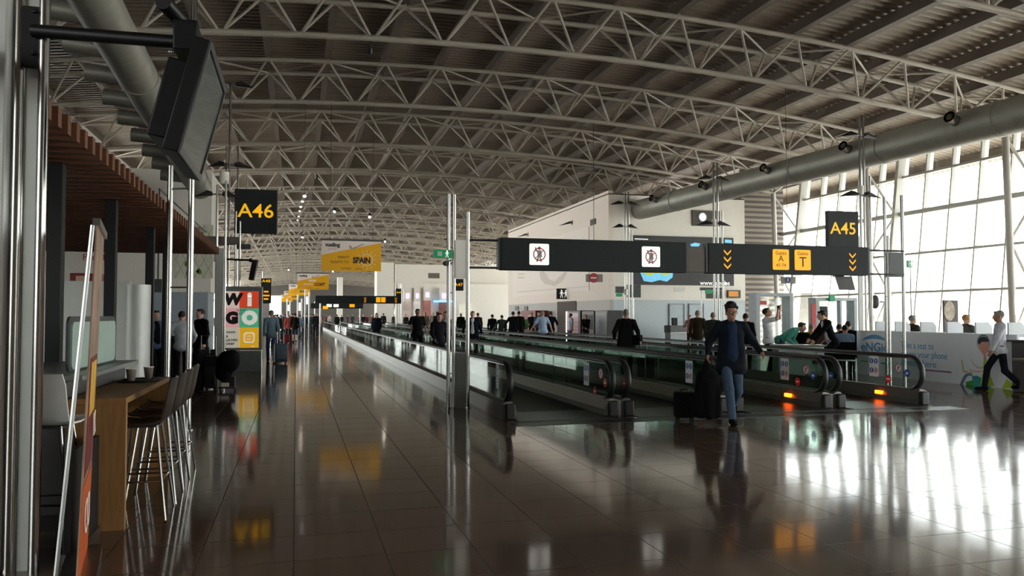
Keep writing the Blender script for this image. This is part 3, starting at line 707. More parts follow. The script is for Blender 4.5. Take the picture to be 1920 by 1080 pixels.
banner('second hanging yellow airline banner, reading COST', 557, 616, 513, 543, 50, 'COST')
banner('third hanging yellow airline banner, half hidden by the COST one', 541, 581, 533, 554, 71, 'SPAIN')
banner('fourth yellow airline banner down the hall, overlapped by the third', 532, 560, 546, 562, 92, 'COST')
banner('fifth and farthest small yellow airline banner', 527, 548, 553, 566, 113, 'SPAIN')
# ================================================================== PEOPLE (signed-distance bodies meshed with surface nets)
def nets(prims, h, k=.03):
    lo = np.full(3, 9.); hi = np.full(3, -9.)
    bb = []
    for p in prims:
        if p[0] == 'c': r = max(p[3], p[4]); a = np.minimum(p[1], p[2])-r; b = np.maximum(p[1], p[2])+r
        else: r = max(p[2]); a = np.array(p[1])-r; b = np.array(p[1])+r
        bb.append((a, b)); lo = np.minimum(lo, a); hi = np.maximum(hi, b)
    lo = lo-3*h-.02; n = np.ceil((hi+3*h+.02-lo)/h).astype(int)+1; Fd = np.ones(n, np.float32)
    for p, (a, b) in zip(prims, bb):
        m_ = k+2*h; i0 = np.maximum(0, np.floor((a-m_-lo)/h).astype(int)); i1 = np.minimum(n, np.ceil((b+m_-lo)/h).astype(int)+1)
        ax = [lo[q]+h*np.arange(i0[q], i1[q]) for q in range(3)]
        X = ax[0][:, None, None]; Y = ax[1][None, :, None]; Z = ax[2][None, None, :]
        if p[0] == 'c':
            A = np.array(p[1], float); B = np.array(p[2], float); ab = B-A; L = ab@ab+1e-9
            t = np.clip(((X-A[0])*ab[0]+(Y-A[1])*ab[1]+(Z-A[2])*ab[2])/L, 0, 1)
            d = np.sqrt((X-A[0]-t*ab[0])**2+(Y-A[1]-t*ab[1])**2+(Z-A[2]-t*ab[2])**2)-(p[3]+(p[4]-p[3])*t)
        else:
            C = p[1]; r = p[2]; Rm = p[3]; x = X-C[0]; y = Y-C[1]; z = Z-C[2]
            if Rm is not None: x, y, z = [Rm[0][j]*x+Rm[1][j]*y+Rm[2][j]*z for j in range(3)]
            k0 = np.sqrt((x/r[0])**2+(y/r[1])**2+(z/r[2])**2); k1 = np.sqrt((x/r[0]**2)**2+(y/r[1]**2)**2+(z/r[2]**2)**2)+1e-6
            d = k0*(k0-1)/k1
        kk = p[5] if p[0] == 'c' and len(p) > 5 else (p[4] if p[0] == 'e' and len(p) > 4 else k)
        sub = Fd[i0[0]:i1[0], i0[1]:i1[1], i0[2]:i1[2]]
        if kk < 0:      # carve
            np.maximum(sub, -d, out=sub); continue
        hh = np.clip(.5+.5*(sub-d)/kk, 0, 1); sub[...] = sub*(1-hh)+d*hh-kk*hh*(1-hh)
    I = Fd < 0; cs = [(i, j, l) for i in (0, 1) for j in (0, 1) for l in (0, 1)]; sh = tuple(n-1)
    cnt = np.zeros(sh, np.int8)
    for (i, j, l) in cs: cnt += I[i:i+sh[0], j:j+sh[1], l:l+sh[2]]
    act = (cnt > 0) & (cnt < 8); idx = np.argwhere(act); N = len(idx); vid = np.full(sh, -1, np.int64); vid[act] = np.arange(N)
    acc = np.zeros((N, 3)); c = np.zeros(N)
    for a in range(8):
        for ax_ in range(3):
            o0 = np.array(cs[a])
            if o0[ax_]: continue
            o1 = o0.copy(); o1[ax_] = 1; p0 = idx+o0; p1 = idx+o1
            f0 = Fd[tuple(p0.T)]; f1 = Fd[tuple(p1.T)]; m_ = (f0 < 0) != (f1 < 0); t = np.where(m_, f0/(f0-f1+1e-12), 0)
            q = o0[None, :]+np.zeros((N, 3)); q[:, ax_] += t; acc[m_] += q[m_]; c[m_] += 1
    V = (idx+acc/c[:, None])*h+lo; faces = []
    for ax_ in range(3):
        b_, c_ = (ax_+1) % 3, (ax_+2) % 3; s0 = [slice(None)]*3; s1 = [slice(None)]*3; s0[ax_] = slice(0, -1); s1[ax_] = slice(1, None)
        A = I[tuple(s0)]; B = I[tuple(s1)]; e = np.argwhere(A != B); e = e[(e[:, b_] > 0) & (e[:, c_] > 0) & (e[:, b_] < sh[b_]) & (e[:, c_] < sh[c_])]
        ob = np.zeros(3, int); ob[b_] = 1; oc = np.zeros(3, int); oc[c_] = 1
        q = np.stack([vid[tuple((e-ob-oc).T)], vid[tuple((e-oc).T)], vid[tuple(e.T)], vid[tuple((e-ob).T)]], 1)
        fl_ = A[tuple(e.T)]; q[~fl_] = q[~fl_][:, ::-1]; faces.append(q)
    Fc = np.concatenate(faces); me = bpy.data.meshes.new('m'); me.from_pydata(V.tolist(), [], Fc.tolist()); me.shade_smooth(); return me
def V3(*a): return np.array(a, float)
def ik(a, b, l1, l2, hint):
    d = b-a; L = np.linalg.norm(d); mx = (l1+l2)*.999
    if L > mx: b = a+d/L*mx; d = b-a; L = mx
    x = (l1*l1-l2*l2+L*L)/(2*L); h = math.sqrt(max(0, l1*l1-x*x)); u = d/L; n_ = hint-u*(hint@u); n_ /= np.linalg.norm(n_)+1e-9
    return a+u*x+n_*h, b
SKIN = {k: mat('skin_'+k, c, .55, noise=.04) for k, c in dict(light=(206, 160, 136), mid=(172, 122, 96), dark=(110, 74, 56)).items()}
def cloth(rgb):
    m = 0.6 if max(rgb) < 60 else (0.7 if max(rgb) < 110 else (.85 if max(rgb) < 200 else 1.0)); q = tuple(255*(1.055*(lin(c)*m)**(1/2.4)-.055) if lin(c)*m > .0031 else 255*12.92*lin(c)*m for c in rgb)
    return mat('cloth_%d_%d_%d' % rgb, q, .9, noise=.14, nscale=14, bump=.25, spec=.2)
HAIRC = dict(black=(20, 16, 14), brown=(52, 36, 26), grey=(140, 136, 130), blonde=(168, 124, 70), dark=(30, 24, 20))
def hairm(k): return mat('hair_'+k, HAIRC[k], .7, noise=.25, nscale=60, bump=.5)
def person(label, loc, face, hgt=1.75, lf=(.09, 0), rf=(-.09, 0), lh=None, rh=None, lean=0, sit=False, head=(0, 0), top=(60, 60, 60), bottom=(40, 42, 50), shoe=(20, 20, 20),
           hair='brown', hairlen=0, skin='light', tlen='hip', short=False, shorts=False, res=.013, build=1.0, curl=.5, group=None, seatz=.46, collar=None, bare_head=False, openfront=None, cap=None, glasses=False):
    """local frame: +X = the person's left, -Y = front. lf/rf feet (x, y[, ankle lift]); lh/rh wrist targets."""
    s = hgt/1.75; t = thing('person', label, 'person', loc, face, group)
    pel = V3(0, 0, .95); 
    if sit: pel = V3(0, 0, seatz+.09)
    cl, sl = math.cos(lean), math.sin(lean); RL = [[1, 0, 0], [0, cl, sl], [0, -sl, cl]]   # columns: rotated axes; lean>0 bends forward (-Y)
    def T(p): x, y, z = p; return pel+V3(x, cl*y-sl*z, sl*y*1.0+cl*z)
    def Rt(p): return p
    Rm = [[1, 0, 0], [0, cl, -sl], [0, sl, cl]]
    hipL, hipR = pel+V3(.09, 0, -.03), pel+V3(-.09, 0, -.03)
    def foot(f, sgn):
        z = .085+(f[2] if len(f) > 2 else 0); return V3(f[0], f[1], z)
    fL, fR = foot(lf, 1), foot(rf, -1)
    dist = max(np.linalg.norm(hipL-fL), np.linalg.norm(hipR-fR))
    if not sit and dist > .86:
        dz = 0
        while dz < .3 and max(np.linalg.norm(hipL-V3(0, 0, dz)-fL), np.linalg.norm(hipR-V3(0, 0, dz)-fR)) > .86: dz += .01
        pel = pel-V3(0, 0, dz); hipL = hipL-V3(0, 0, dz); hipR = hipR-V3(0, 0, dz)
    kL, fL = ik(hipL, fL, .44, .425, V3(.08, -1, .2)); kR, fR = ik(hipR, fR, .44, .425, V3(-.08, -1, .2))
    shL, shR = T((.175, .01, .48)), T((-.175, .01, .48))
    lh = shL+V3(.06, -.05, -.52) if lh is None else V3(*lh); rh = shR+V3(-.06, -.05, -.52) if rh is None else V3(*rh)
    hint = V3(0, 1, -.45) if max(lh[2], rh[2]) < 1.5 else V3(0, .1, -1)
    eL, wL = ik(shL, lh, .285, .25, hint+V3(.5, 0, 0)); eR, wR = ik(shR, rh, .285, .25, hint+V3(-.5, 0, 0))
    B = build
    nk = T((0, .0, .54)); hc = T((0, -.025, .675)); hp, hy = head
    MH = Matrix.Rotation(hy, 3, 'Z') @ Matrix.Rotation(hp, 3, 'X') @ Matrix.Rotation(lean*.5, 3, 'X')
    RH = [list(r) for r in MH]
    def H(x, y, z): return hc+np.array(MH @ Vector((x, y, z)))
    body = [('e', T((0, 0, .36)), (.165*B, .10*B, .20), Rm), ('e', T((0, 0, .13)), (.135*B, .095*B, .17), Rm), ('e', T((0, .0, .0)), (.155*B, .105*B, .12), Rm),
            ('c', shL, shR, .055, .055), ('c', T((0, .01, .44)), nk, .075, .054), ('c', nk, H(0, .015, -.03), .054, .052), ('c', T((.13, .015, .48)), T((.03, .02, .56)), .045, .03), ('c', T((-.13, .015, .48)), T((-.03, .02, .56)), .045, .03)]
    for sh_, e, w in ((shL, eL, wL), (shR, eR, wR)): body += [('c', sh_, e, .052*B, .038), ('c', e, w, .038, .025)]
    for hp_, k_, f_ in ((hipL, kL, fL), (hipR, kR, fR)): body += [('c', hp_, k_, .082*B, .052), ('c', k_, f_, .05, .034)]
    for f_, in ((fL,), (fR,)): body += [('c', f_+V3(0, .03, -.04), f_+V3(0, -.14, -.05), .035, .03)]
    # head: cranium, face, jaw, nose, ears, lips, brow
    body += [('e', H(0, .015, .03), (.074, .094, .095), RH), ('e', H(0, -.02, -.02), (.064, .072, .085), RH), ('e', H(0, -.045, -.075), (.036, .034, .03), RH),
             ('c', H(0, -.088, .012), H(0, -.112, -.022), .009, .013, .012), ('e', H(.074, .012, -.005), (.012, .02, .032), RH, .01), ('e', H(-.074, .012, -.005), (.012, .02, .032), RH, .01),
             ('c', H(-.02, -.088, -.052), H(.02, -.088, -.052), .008, .008, .01), ('c', H(-.035, -.083, .032), H(.035, -.083, .032), .012, .012, .012)]
    if res < .012: body += [('e', H(.03, -.095, .014), (.015, .012, .01), RH, -1), ('e', H(-.03, -.095, .014), (.015, .012, .01), RH, -1)]
    # hands
    fr = max(.0078, res*.72)
    for w, e, sg in ((wL, eL, 1), (wR, eR, -1)):
        d = w-e; d /= np.linalg.norm(d)+1e-9; nrm = V3(-sg, 0, 0)-d*(V3(-sg, 0, 0)@d)
        if np.linalg.norm(nrm) < .2: nrm = V3(0, 0, -1)-d*(-d[2])
        nrm /= np.linalg.norm(nrm); lat = np.cross(nrm, d)*sg; lat = lat if (lat[1] < 0 or abs(lat[1]) < .2) else -lat   # thumb side forward
        Rp = np.stack([lat, nrm, d], 1).tolist()
        body.append(('e', w+d*.052, (.042, .017, .052), Rp, .015))
        body.append(('c', w-d*.01, w+d*.03, .025, .024))
        for i, (o_, L_) in enumerate(((.031, .072), (.011, .08), (-.010, .075), (-.029, .058))):
            a = w+d*.088+lat*o_; c1 = curl*(.5+.12*i); dd = d*math.cos(c1)+nrm*math.sin(c1); b = a+dd*L_*.5; c2 = c1*2.2; d2 = d*math.cos(c2)+nrm*math.sin(c2)
            body += [('c', a-d*.02, b, fr*1.08, fr, .006), ('c', b, b+d2*L_*.5, fr, fr*.85, .004)]
        a = w+d*.03+lat*.03; b = a+(d*.6+lat*.75)*.04; c_ = b+(d*.85+lat*.15+nrm*.35)*.035
        body += [('c', a, b, fr*1.3, fr*1.1, .008), ('c', b, c_, fr*1.1, fr*.9, .005)]
    S = Matrix.Scale(s, 4)
    def emit(name, prims, m, h=res, k=.03, label=None):
        me = nets(prims, h, k); me.name = name; me.transform(S); me.materials.append(m); return link(name, me, t)
    emit('body', body, SKIN[skin], k=.02)
    # trousers
    c = .014
    if bottom:
        P = [('e', T((0, 0, .02)), (.165*B+.005, .115*B+.003, .12), Rm), ('e', pel+V3(0, 0, -.05), (.15*B, .115*B, .11), None)]
        for hp_, k_, f_ in ((hipL, kL, fL), (hipR, kR, fR)):
            P += [('c', hp_, k_, .080*B+.004, .064)]
            if shorts: continue
            P += [('c', k_, f_+(k_-f_)*.05, .066, .056)]
        emit('trousers' if not shorts else 'shorts', P, cloth(bottom))
    G = [('e', T((0, 0, .36)), (.178*B, .116*B, .205), Rm), ('e', T((0, 0, .15)), (.155*B, .115*B, .18), Rm), ('c', shL, shR, .07, .07), ('c', T((0, .01, .44)), T((0, .005, .515)), .085, .068), ('c', T((.14, .015, .485)), T((.045, .015, .55)), .058, .035), ('c', T((-.14, .015, .485)), T((-.045, .015, .55)), .058, .035)]
    hemz = dict(waist=-.02, hip=-.10, thigh=-.13, knee=-.34)[tlen]; G += [('e', T((0, 0, .0)), (.175*B, .125*B, .14), Rm)]
    G.append(('e', T((0, 0, -.04)), (.19*B, .136*B, .12), Rm))
    if hemz < -.11 and tlen != 'hip':
        for x in (-.07, .07): G.append(('c', T((x, 0, .34)), pel+V3(x*1.5, .01, hemz), .105*B, .118*B))
        G.append(('e', pel+V3(0, .005, hemz+.02), (.205*B, .135, .10), None))
    else: G.append(('e', T((0, 0, hemz/2)), (.176*B, .128*B, .10), Rm))
    for sh_, e, w in ((shL, eL, wL), (shR, eR, wR)):
        if short: G += [('c', sh_, sh_+(e-sh_)*.72, .066*B, .06)]
        else: G += [('c', sh_, e, .066*B, .056), ('c', e, w-(w-e)*.04, .055, .041)]
    emit('jacket' if tlen in ('thigh', 'knee') or openfront else 'shirt', G, cloth(top))
    if openfront:   # shirt front showing between the jacket edges
        emit('shirt_front', [('e', T((0, -.046, .33)), (.10, .084, .22), Rm), ('e', T((0, -.054, .06)), (.10, .094, .20), Rm), ('e', T((0, -.03, .47)), (.06, .06, .07), Rm)], cloth(openfront), k=.06)
    if collar: emit('collar', [('c', T((-.05, -.035, .51)), T((.05, -.035, .51)), .022, .022), ('c', T((-.055, -.03, .51)), T((0, .055, .535)), .022, .022), ('c', T((.055, -.03, .51)), T((0, .055, .535)), .022, .022)], cloth(collar))
    for f_, hname in ((fL, 'shoe'), (fR, 'shoe')):
        emit('shoe', [('c', f_+V3(0, .03, -.035), f_+V3(0, -.15, -.045), .047, .038), ('c', f_+V3(0, .01, 0), f_+V3(0, .0, -.03), .045, .045)], cloth(shoe))
    if not bare_head:
        hr = [('e', H(0, .034, .048), (.079, .092, .088), RH), ('c', H(-.035, -.05, .102), H(.035, -.05, .106), .02, .024), ('c', H(-.072, .0, .03), H(-.074, .01, -.01), .012, .01), ('c', H(.072, .0, .03), H(.074, .01, -.01), .012, .01)]
        if hairlen >= 1: hr += [('c', H(-.055, .04, .0), H(-.06, .05, -.13*hairlen), .04, .03), ('c', H(.055, .04, .0), H(.06, .05, -.13*hairlen), .04, .03), ('c', H(0, .07, .0), H(0, .085, -.16*hairlen), .06, .045)]
        if hairlen == -1:
            for i in range(46):
                a = random.uniform(0, 2*PI); b = random.uniform(.1, 1.45); x = math.cos(a)*math.cos(b); y = math.sin(a)*math.cos(b); z = math.sin(b)
                if y < -.45 and z < .6: continue
                hr.append(('e', H(x*.084, .028+y*.098, .06+z*.092), (.025, .025, .025), None, .008))
        emit('hair', hr, hairm(hair))
    if cap: emit('cap', [('e', H(0, .015, .06), (.088, .10, .085), RH), ('c', H(-.03, -.10, .06), H(.03, -.10, .06), .02, .02)], cloth(cap))
    if res < .014:
        for x in (-.03, .03):
            e_ = MB().ball(H(x, -.086, .014)*s, .011*s).build('eye', mat('eye_white', (215, 210, 205), .3), t, True)
            MB().ball(H(x, -.0945, .014)*s, .0055*s, 8, 5).build('iris', mat('iris_dark', (30, 22, 18), .3), e_, True)
    if glasses:
        m = MB()
        for x in (-.032, .032): m.path([H(x+.024*math.cos(a), -.105, .014+.018*math.sin(a))*s for a in np.linspace(0, 2*PI, 16)[:-1]], .0025, 5, True)
        m.tube(H(-.008, -.106, .016)*s, H(.008, -.106, .016)*s, .0025, n=5); m.tube(H(-.056, -.105, .016)*s, H(-.078, .01, .012)*s, .002, n=5); m.tube(H(.056, -.105, .016)*s, H(.078, .01, .012)*s, .002, n=5)
        m.build('glasses', BLACK, t)
    return t
def pg(u, d, z=0): x, y = XY(u, d); return (x, y, z)
def cam_face(x, y, a=0):      # rotation that makes local -Y look at the camera, plus a (positive = turns to their left)
    return math.atan2(-x, y)+0.0*a+a if True else 0
# ---- luggage
def suitcase(label, x, y, rz, w, d, h, rgb, tele=.35, soft=False, z=0, group=None):
    t = thing('suitcase', label, 'suitcase', (x, y, z), rz, group); m = cloth(rgb) if soft else mat('shell_%d_%d_%d' % rgb, rgb, .35, noise=.03)
    MB().box((-w/2, -d/2, .05), (w/2, d/2, h)).build('case_shell', m, t, bevel=.035, seg=3)
    MB().box((-w*.38, -d/2-.025, h*.2), (w*.38, -d/2+.01, h*.72)).build('front_pocket', m, t, bevel=.02)
    for sx_ in (-1, 1):
        for sy_ in (-1, 1): MB().tube((sx_*w*.36-.012, sy_*d*.3, .03), (sx_*w*.36+.012, sy_*d*.3, .03), .03, n=12).build('wheel', RUBBER, t, True)
    MB().path([(-.06, 0, h-.01), (-.055, 0, h+.035), (.055, 0, h+.035), (.06, 0, h-.01)], .012, 6).build('carry_handle', BLACK, t, True)
    if tele:
        MB().path([(-w*.25, d*.3, h-.02), (-w*.25, d*.3, h+tele), (w*.25, d*.3, h+tele), (w*.25, d*.3, h-.02)], .009, 6).build('telescopic_handle', STEEL, t, True)
    return t
# ================================================================== WALKING MAN (foreground)
hx, hy_ = 6.33, 10.62
hf = cam_face(hx, hy_)+.22
person('man walking towards the viewer in dark navy jacket and blue jeans, pulling black luggage', (hx, hy_, 0), hf, 1.80, rf=(-.06, -.30), lf=(.07, .34, .10), rh=(-.36, -.10, .98), lh=(.40, -.12, 1.02),
       top=(26, 32, 44), bottom=(72, 90, 110), shoe=(22, 18, 17), hair='black', hairlen=-1, skin='mid', tlen='thigh', res=.0085, curl=.7, openfront=(40, 56, 84), collar=(40, 50, 70), glasses=True, head=(.12, .1))
# black coat hanging from his right hand over the trolley handle
def loc2w(x, y, z, ox, oy, r): c, s_ = math.cos(r), math.sin(r); return (ox+c*x-s_*y, oy+s_*x+c*y, z)
gp = loc2w(-.375, -.13, 0, hx, hy_, hf)
t = thing('garment_bag', 'long black coat hanging from the hand of the man in front', 'coat', gp, hf)
me = nets([('c', V3(0, 0, .93), V3(-.02, .02, .66), .05, .13), ('c', V3(-.05, .03, .7), V3(-.09, .04, .22), .12, .13), ('c', V3(.04, .0, .7), V3(.08, .0, .20), .11, .12), ('c', V3(0, -.04, .6), V3(0, -.06, .15), .08, .09),
           ('e', V3(-.09, .04, .12), (.12, .09, .05), None), ('e', V3(.09, 0, .12), (.11, .09, .05), None)], .012, .03); me.materials.append(cloth((14, 13, 16))); link('coat_body', me, t)
MB().tube((0, 0, .92), (0, 0, 1.0), .022, .03, n=10).build('collar', cloth((20, 18, 20)), t, True)
sp = loc2w(-.68, .16, 0, hx, hy_, hf)
suitcase('small black cabin suitcase at the heel of the walking man', sp[0], sp[1], hf+.1, .30, .22, .44, (16, 15, 17), .0, True)

# ================================================================== CROWD
AW = PI
def P(label, u, X=None, d=None, turn=0, z=0.0, **k):
    if X is not None: y = Yat(u, X); x = X
    else: x, y = XY(u, d)
    return person(label, (x, y, z), cam_face(x, y)+turn, **k)
WK = dict(z=.012)
def stride(r=.22): return dict(lf=(.08, -r), rf=(-.08, r, .03))
P('man with grey hair in black coat walking away on the third walkway', 1174, 8.05, turn=PI, hgt=1.76, top=(26, 24, 26), bottom=(28, 28, 32), hair='grey', tlen='thigh', res=.011, lh=(.30, -.12, 1.0), rh=(-.34, .16, .95), build=1.12, **stride(), **WK)
x_, y_ = 8.5, Yat(1210, 8.4); suitcase('dark upright suitcase behind the man in black coat on the walkway', 8.4, y_, .2, .38, .24, .55, (36, 34, 36), .35, True, z=.012)
tb = thing('shoulder_bag', 'black shoulder bag on the hip of the man in the black coat', 'bag', (8.28, Yat(1174, 8.05)-.17, .86))
MB().box((-.13, -.05, 0), (.13, .05, .26)).build('bag_body', cloth((16, 16, 18)), tb, bevel=.03); MB().path([(-.1, 0, .25), (-.16, -.02, .42), (-.22, .02, .60)], .01, 6).build('strap', BLACK, tb)
P('man in black T-shirt and dark trousers standing on the nearest walkway', 783, 4.05, turn=.25, hgt=1.82, top=(24, 24, 26), bottom=(26, 27, 32), short=True, hair='dark', skin='mid', build=1.12, lh=(.3, -.05, .95), rh=(-.30, -.32, 1.15), **WK)
P('woman in dark blue coat farther along the nearest walkway', 706, 4.05, turn=-.2, hgt=1.72, top=(22, 30, 46), bottom=(24, 28, 40), tlen='thigh', hair='brown', hairlen=1, **WK)
P('woman in black printed top with long dark hair on the nearest walkway', 823, 3.75, turn=.3, hgt=1.66, top=(36, 36, 46), bottom=(30, 42, 62), hair='black', hairlen=1.4, rh=(-.2, -.25, 1.0), **WK)
P('person in pale shirt half hidden by the steel post on the nearest walkway', 836, 4.4, turn=0, hgt=1.72, top=(170, 168, 172), bottom=(44, 52, 70), hair='brown', openfront=(200, 200, 205), **WK)
P('dark green coated person at the far part of the nearest walkway', 632, 4.05, turn=PI, hgt=1.72, top=(26, 38, 30), bottom=(24, 24, 26), tlen='thigh', res=.018, **WK)
P('older white-haired man in open navy jacket and white shirt on the second walkway', 886, 6.0, turn=0, hgt=1.75, top=(28, 34, 52), bottom=(150, 144, 138), hair='grey', tlen='thigh', openfront=(215, 218, 226), lh=(.33, -.1, .95), rh=(-.34, 0, .98), build=1.08, **WK)
P('bald man in black coat seen from behind on the fourth walkway', 864, 9.9, turn=PI, hgt=1.76, top=(22, 22, 24), bottom=(28, 28, 30), bare_head=True, build=1.15, **WK)
P('man in brown jacket behind the white-haired man', 896, 10.1, turn=PI, hgt=1.75, top=(88, 70, 56), bottom=(50, 46, 46), hair='dark', **WK)
P('person in black jacket on the fourth walkway, near the white wall corner', 923, 10.0, turn=PI, hgt=1.66, top=(20, 18, 20), bottom=(26, 26, 30), hair='black', **WK)
P('person in olive coat leaning sideways on the fourth walkway', 941, 9.9, turn=PI, hgt=1.62, top=(62, 74, 62), bottom=(40, 40, 40), hair='dark', tlen='thigh', lh=(.45, -.1, 1.0), **WK)
P('man in charcoal coat on the fourth walkway, left of the green backpack', 962, 9.8, turn=PI-.2, hgt=1.78, top=(28, 30, 36), bottom=(26, 26, 30), hair='black', lh=(.42, 0, 1.0), tlen='thigh', **WK)
P('broad man in black jacket on the fourth walkway beside the green backpack', 973, 10.2, turn=PI, hgt=1.80, top=(20, 20, 18), bottom=(22, 22, 22), hair='black', build=1.15, tlen='thigh', **WK)
bp_ = thing('backpack', 'green backpack between the dark coats by the white wall', 'backpack', (10.55, Yat(984, 10.55), .95)); MB().box((-.15, -.1, 0), (.15, .1, .48)).build('pack_body', cloth((92, 128, 70)), bp_, bevel=.05); MB().box((-.11, -.15, .04), (.11, -.08, .24)).build('pack_pocket', cloth((70, 100, 56)), bp_, bevel=.02)
P('man in light blue short-sleeved shirt leaning on the fourth walkway rail', 1018, 10.1, turn=PI+.25, hgt=1.78, top=(176, 196, 224), bottom=(24, 26, 34), short=True, hair='grey', lean=.12, lh=(.46, -.12, 1.0), rh=(-.38, .02, .95), build=1.12, **WK)
P('man in dark jacket beside the light blue shirt, before the brown doorway', 1033, 12.3, turn=PI, hgt=1.80, top=(24, 28, 38), bottom=(26, 28, 34), hair='brown', rh=(-.3, -.3, 1.1))
P('person in grey-blue top behind the light blue shirt', 1010, 13.2, turn=.3, hgt=1.82, top=(96, 108, 132), bottom=(50, 54, 64), hair='brown')
P('person in black standing left of the red kiosk by the white wall', 997, 13.6, turn=0, hgt=1.78, top=(34, 32, 36), bottom=(30, 30, 34), hair='dark')
P('young person in blue and white shirt looking at the lit vending machine', 1070, 13.8, turn=-1.2, hgt=1.72, top=(190, 202, 220), bottom=(74, 98, 132), short=True, hair='black')
P('woman with long blonde hair sitting before the dark vending machine', 1098, 13.9, turn=.1, hgt=1.66, top=(42, 40, 38), bottom=(78, 84, 88), hair='blonde', hairlen=1.6, rh=(-.05, -.3, 1.05), lh=(.12, -.32, 1.0))
P('man in brown jacket and jeans seen from behind at the counter, left of two', 1308, 12.6, turn=PI, hgt=1.77, top=(62, 52, 36), bottom=(96, 118, 142), hair='grey', res=.012)
P('man in grey-green jacket seen from behind at the counter, right of two', 1337, 12.5, turn=PI, hgt=1.70, top=(66, 70, 64), bottom=(52, 54, 52), hair='grey', tlen='thigh', res=.012)
P('person with pink face behind the grey service desk', 1294, None, 37.5, turn=0, hgt=1.62, top=(170, 120, 110), bottom=(40, 40, 40), hair='dark', rh=(-.2, -.3, 1.25))
P('dark-haired person just visible behind the shoulder of the walking man', 1398, None, 21.5, turn=PI, hgt=1.66, top=(30, 28, 30), bottom=(30, 30, 34), hair='black')
P('man in white T-shirt raising a phone to take a photo', 1440, None, 20.6, turn=1.35, hgt=1.80, top=(222, 224, 228), bottom=(34, 44, 58), short=True, hair='brown', res=.011, head=(-.25, 0), lh=(.07, -.27, 1.72), rh=(-.03, -.26, 1.70), lean=-.05)
px_, py_ = XY(1459.5, 20.45); ph_ = thing('phone', 'small phone held up in both hands of the white T-shirt man', 'phone', (px_, py_, 1.745), .3); MB().box((-.01, -.04, 0), (.01, .04, .12)).build('phone_body', BLACK, ph_, bevel=.004); MB().box((.01, -.033, .01), (.012, .033, .11)).build('phone_screen', mat('screen_glass', (60, 66, 70), .1), ph_)
P('man in turquoise shirt bending over the luggage cart', 1462, None, 21.4, turn=1.35, hgt=1.74, top=(92, 176, 160), bottom=(70, 80, 92), hair='brown', lean=1.0, lh=(.12, -.45, .80), rh=(-.12, -.42, .82), res=.012, head=(-.3, 0))
P('waiter in black waistcoat bending over a seated traveller', 1561, None, 19.8, turn=-1.2, hgt=1.78, top=(24, 24, 28), bottom=(22, 22, 26), hair='black', lean=.38, lh=(.1, -.5, .95), rh=(-.1, -.52, 1.0), res=.011, openfront=(215, 215, 220), **stride(.12))
P('man in white shirt with rolled sleeves and dark trousers walking past the charging booth', 1874, None, 16.75, turn=-1.35, hgt=1.74, top=(206, 208, 216), bottom=(26, 30, 40), hair='grey', res=.0095, lf=(.05, .36, .06), rf=(-.05, -.30), lh=(.2, -.2, .86), rh=(-.22, -.12, .86), short=False, head=(.1, 0), skin='mid')
# seated travellers in the waiting area and behind the booth
def bench(label, x, y, rz, n, rgb=(34, 34, 36)):
    t = thing('waiting_bench', label, 'bench', (x, y, 0), rz); w = .56
    for i in range(n):
        cx = (i-(n-1)/2)*w
        MB().box((cx-.25, -.24, .40), (cx+.25, .22, .45)).build('seat', cloth(rgb), t, bevel=.02)
        MB().hexa([(cx-.25, .20, .46), (cx+.25, .20, .46), (cx+.25, .24, .46), (cx-.25, .24, .46), (cx-.25, .30, .88), (cx+.25, .30, .88), (cx+.25, .34, .88), (cx-.25, .34, .88)]).build('backrest', cloth(rgb), t)
    MB().box((-n*w/2, -.03, .35), (n*w/2, .03, .40)).build('beam', STEEL, t)
    for sx_ in (-1, 1): MB().tube((sx_*(n*w/2-.2), -.22, .02), (sx_*(n*w/2-.2), 0, .36), .02).tube((sx_*(n*w/2-.2), .22, .02), (sx_*(n*w/2-.2), 0, .36), .02).build('leg', STEEL, t)
    return t
SIT = dict(sit=True, lf=(.12, -.42), rf=(-.12, -.42), lh=(.12, -.30, .66), rh=(-.12, -.30, .66), res=.014)
seats = [(1503, 23.0, PI, (36, 34, 34), 'grey', 'traveller in dark clothes in the waiting area, leftmost seated head'), (1521, 24.3, PI, (216, 196, 96), 'grey', 'seated traveller in yellow top near the luggage cart'),
         (1540, 22.6, PI, (60, 40, 34), 'black', 'seated traveller with curly black hair by the luggage cart'), (1549, 20.9, PI, (128, 92, 80), 'dark', 'seated traveller whom the waiter bends over'),
         (1573, 23.6, PI, (96, 120, 150), 'black', 'seated traveller in blue-grey top right of the waiter'), (1584, 21.9, PI, (150, 180, 214), 'black', 'seated traveller in light blue shirt right of the waiter'),
         (1590, 22.9, PI, (30, 30, 34), 'dark', 'taller seated man in black jacket beside the charging booth')]
for i, (u, d_, tn, c_, h_, lb) in enumerate(seats):
    x, y = XY(u, d_); f = cam_face(x, y)+tn
    bench('dark waiting bench under the %s seated traveller from the left' % ORD[i], x, y, f, 1)
    person(lb, (x, y, 0), f, 1.74 if i < 6 else 1.86, top=c_, bottom=(44, 46, 60), hair=h_, hairlen=-1 if i == 2 else 0, **SIT)
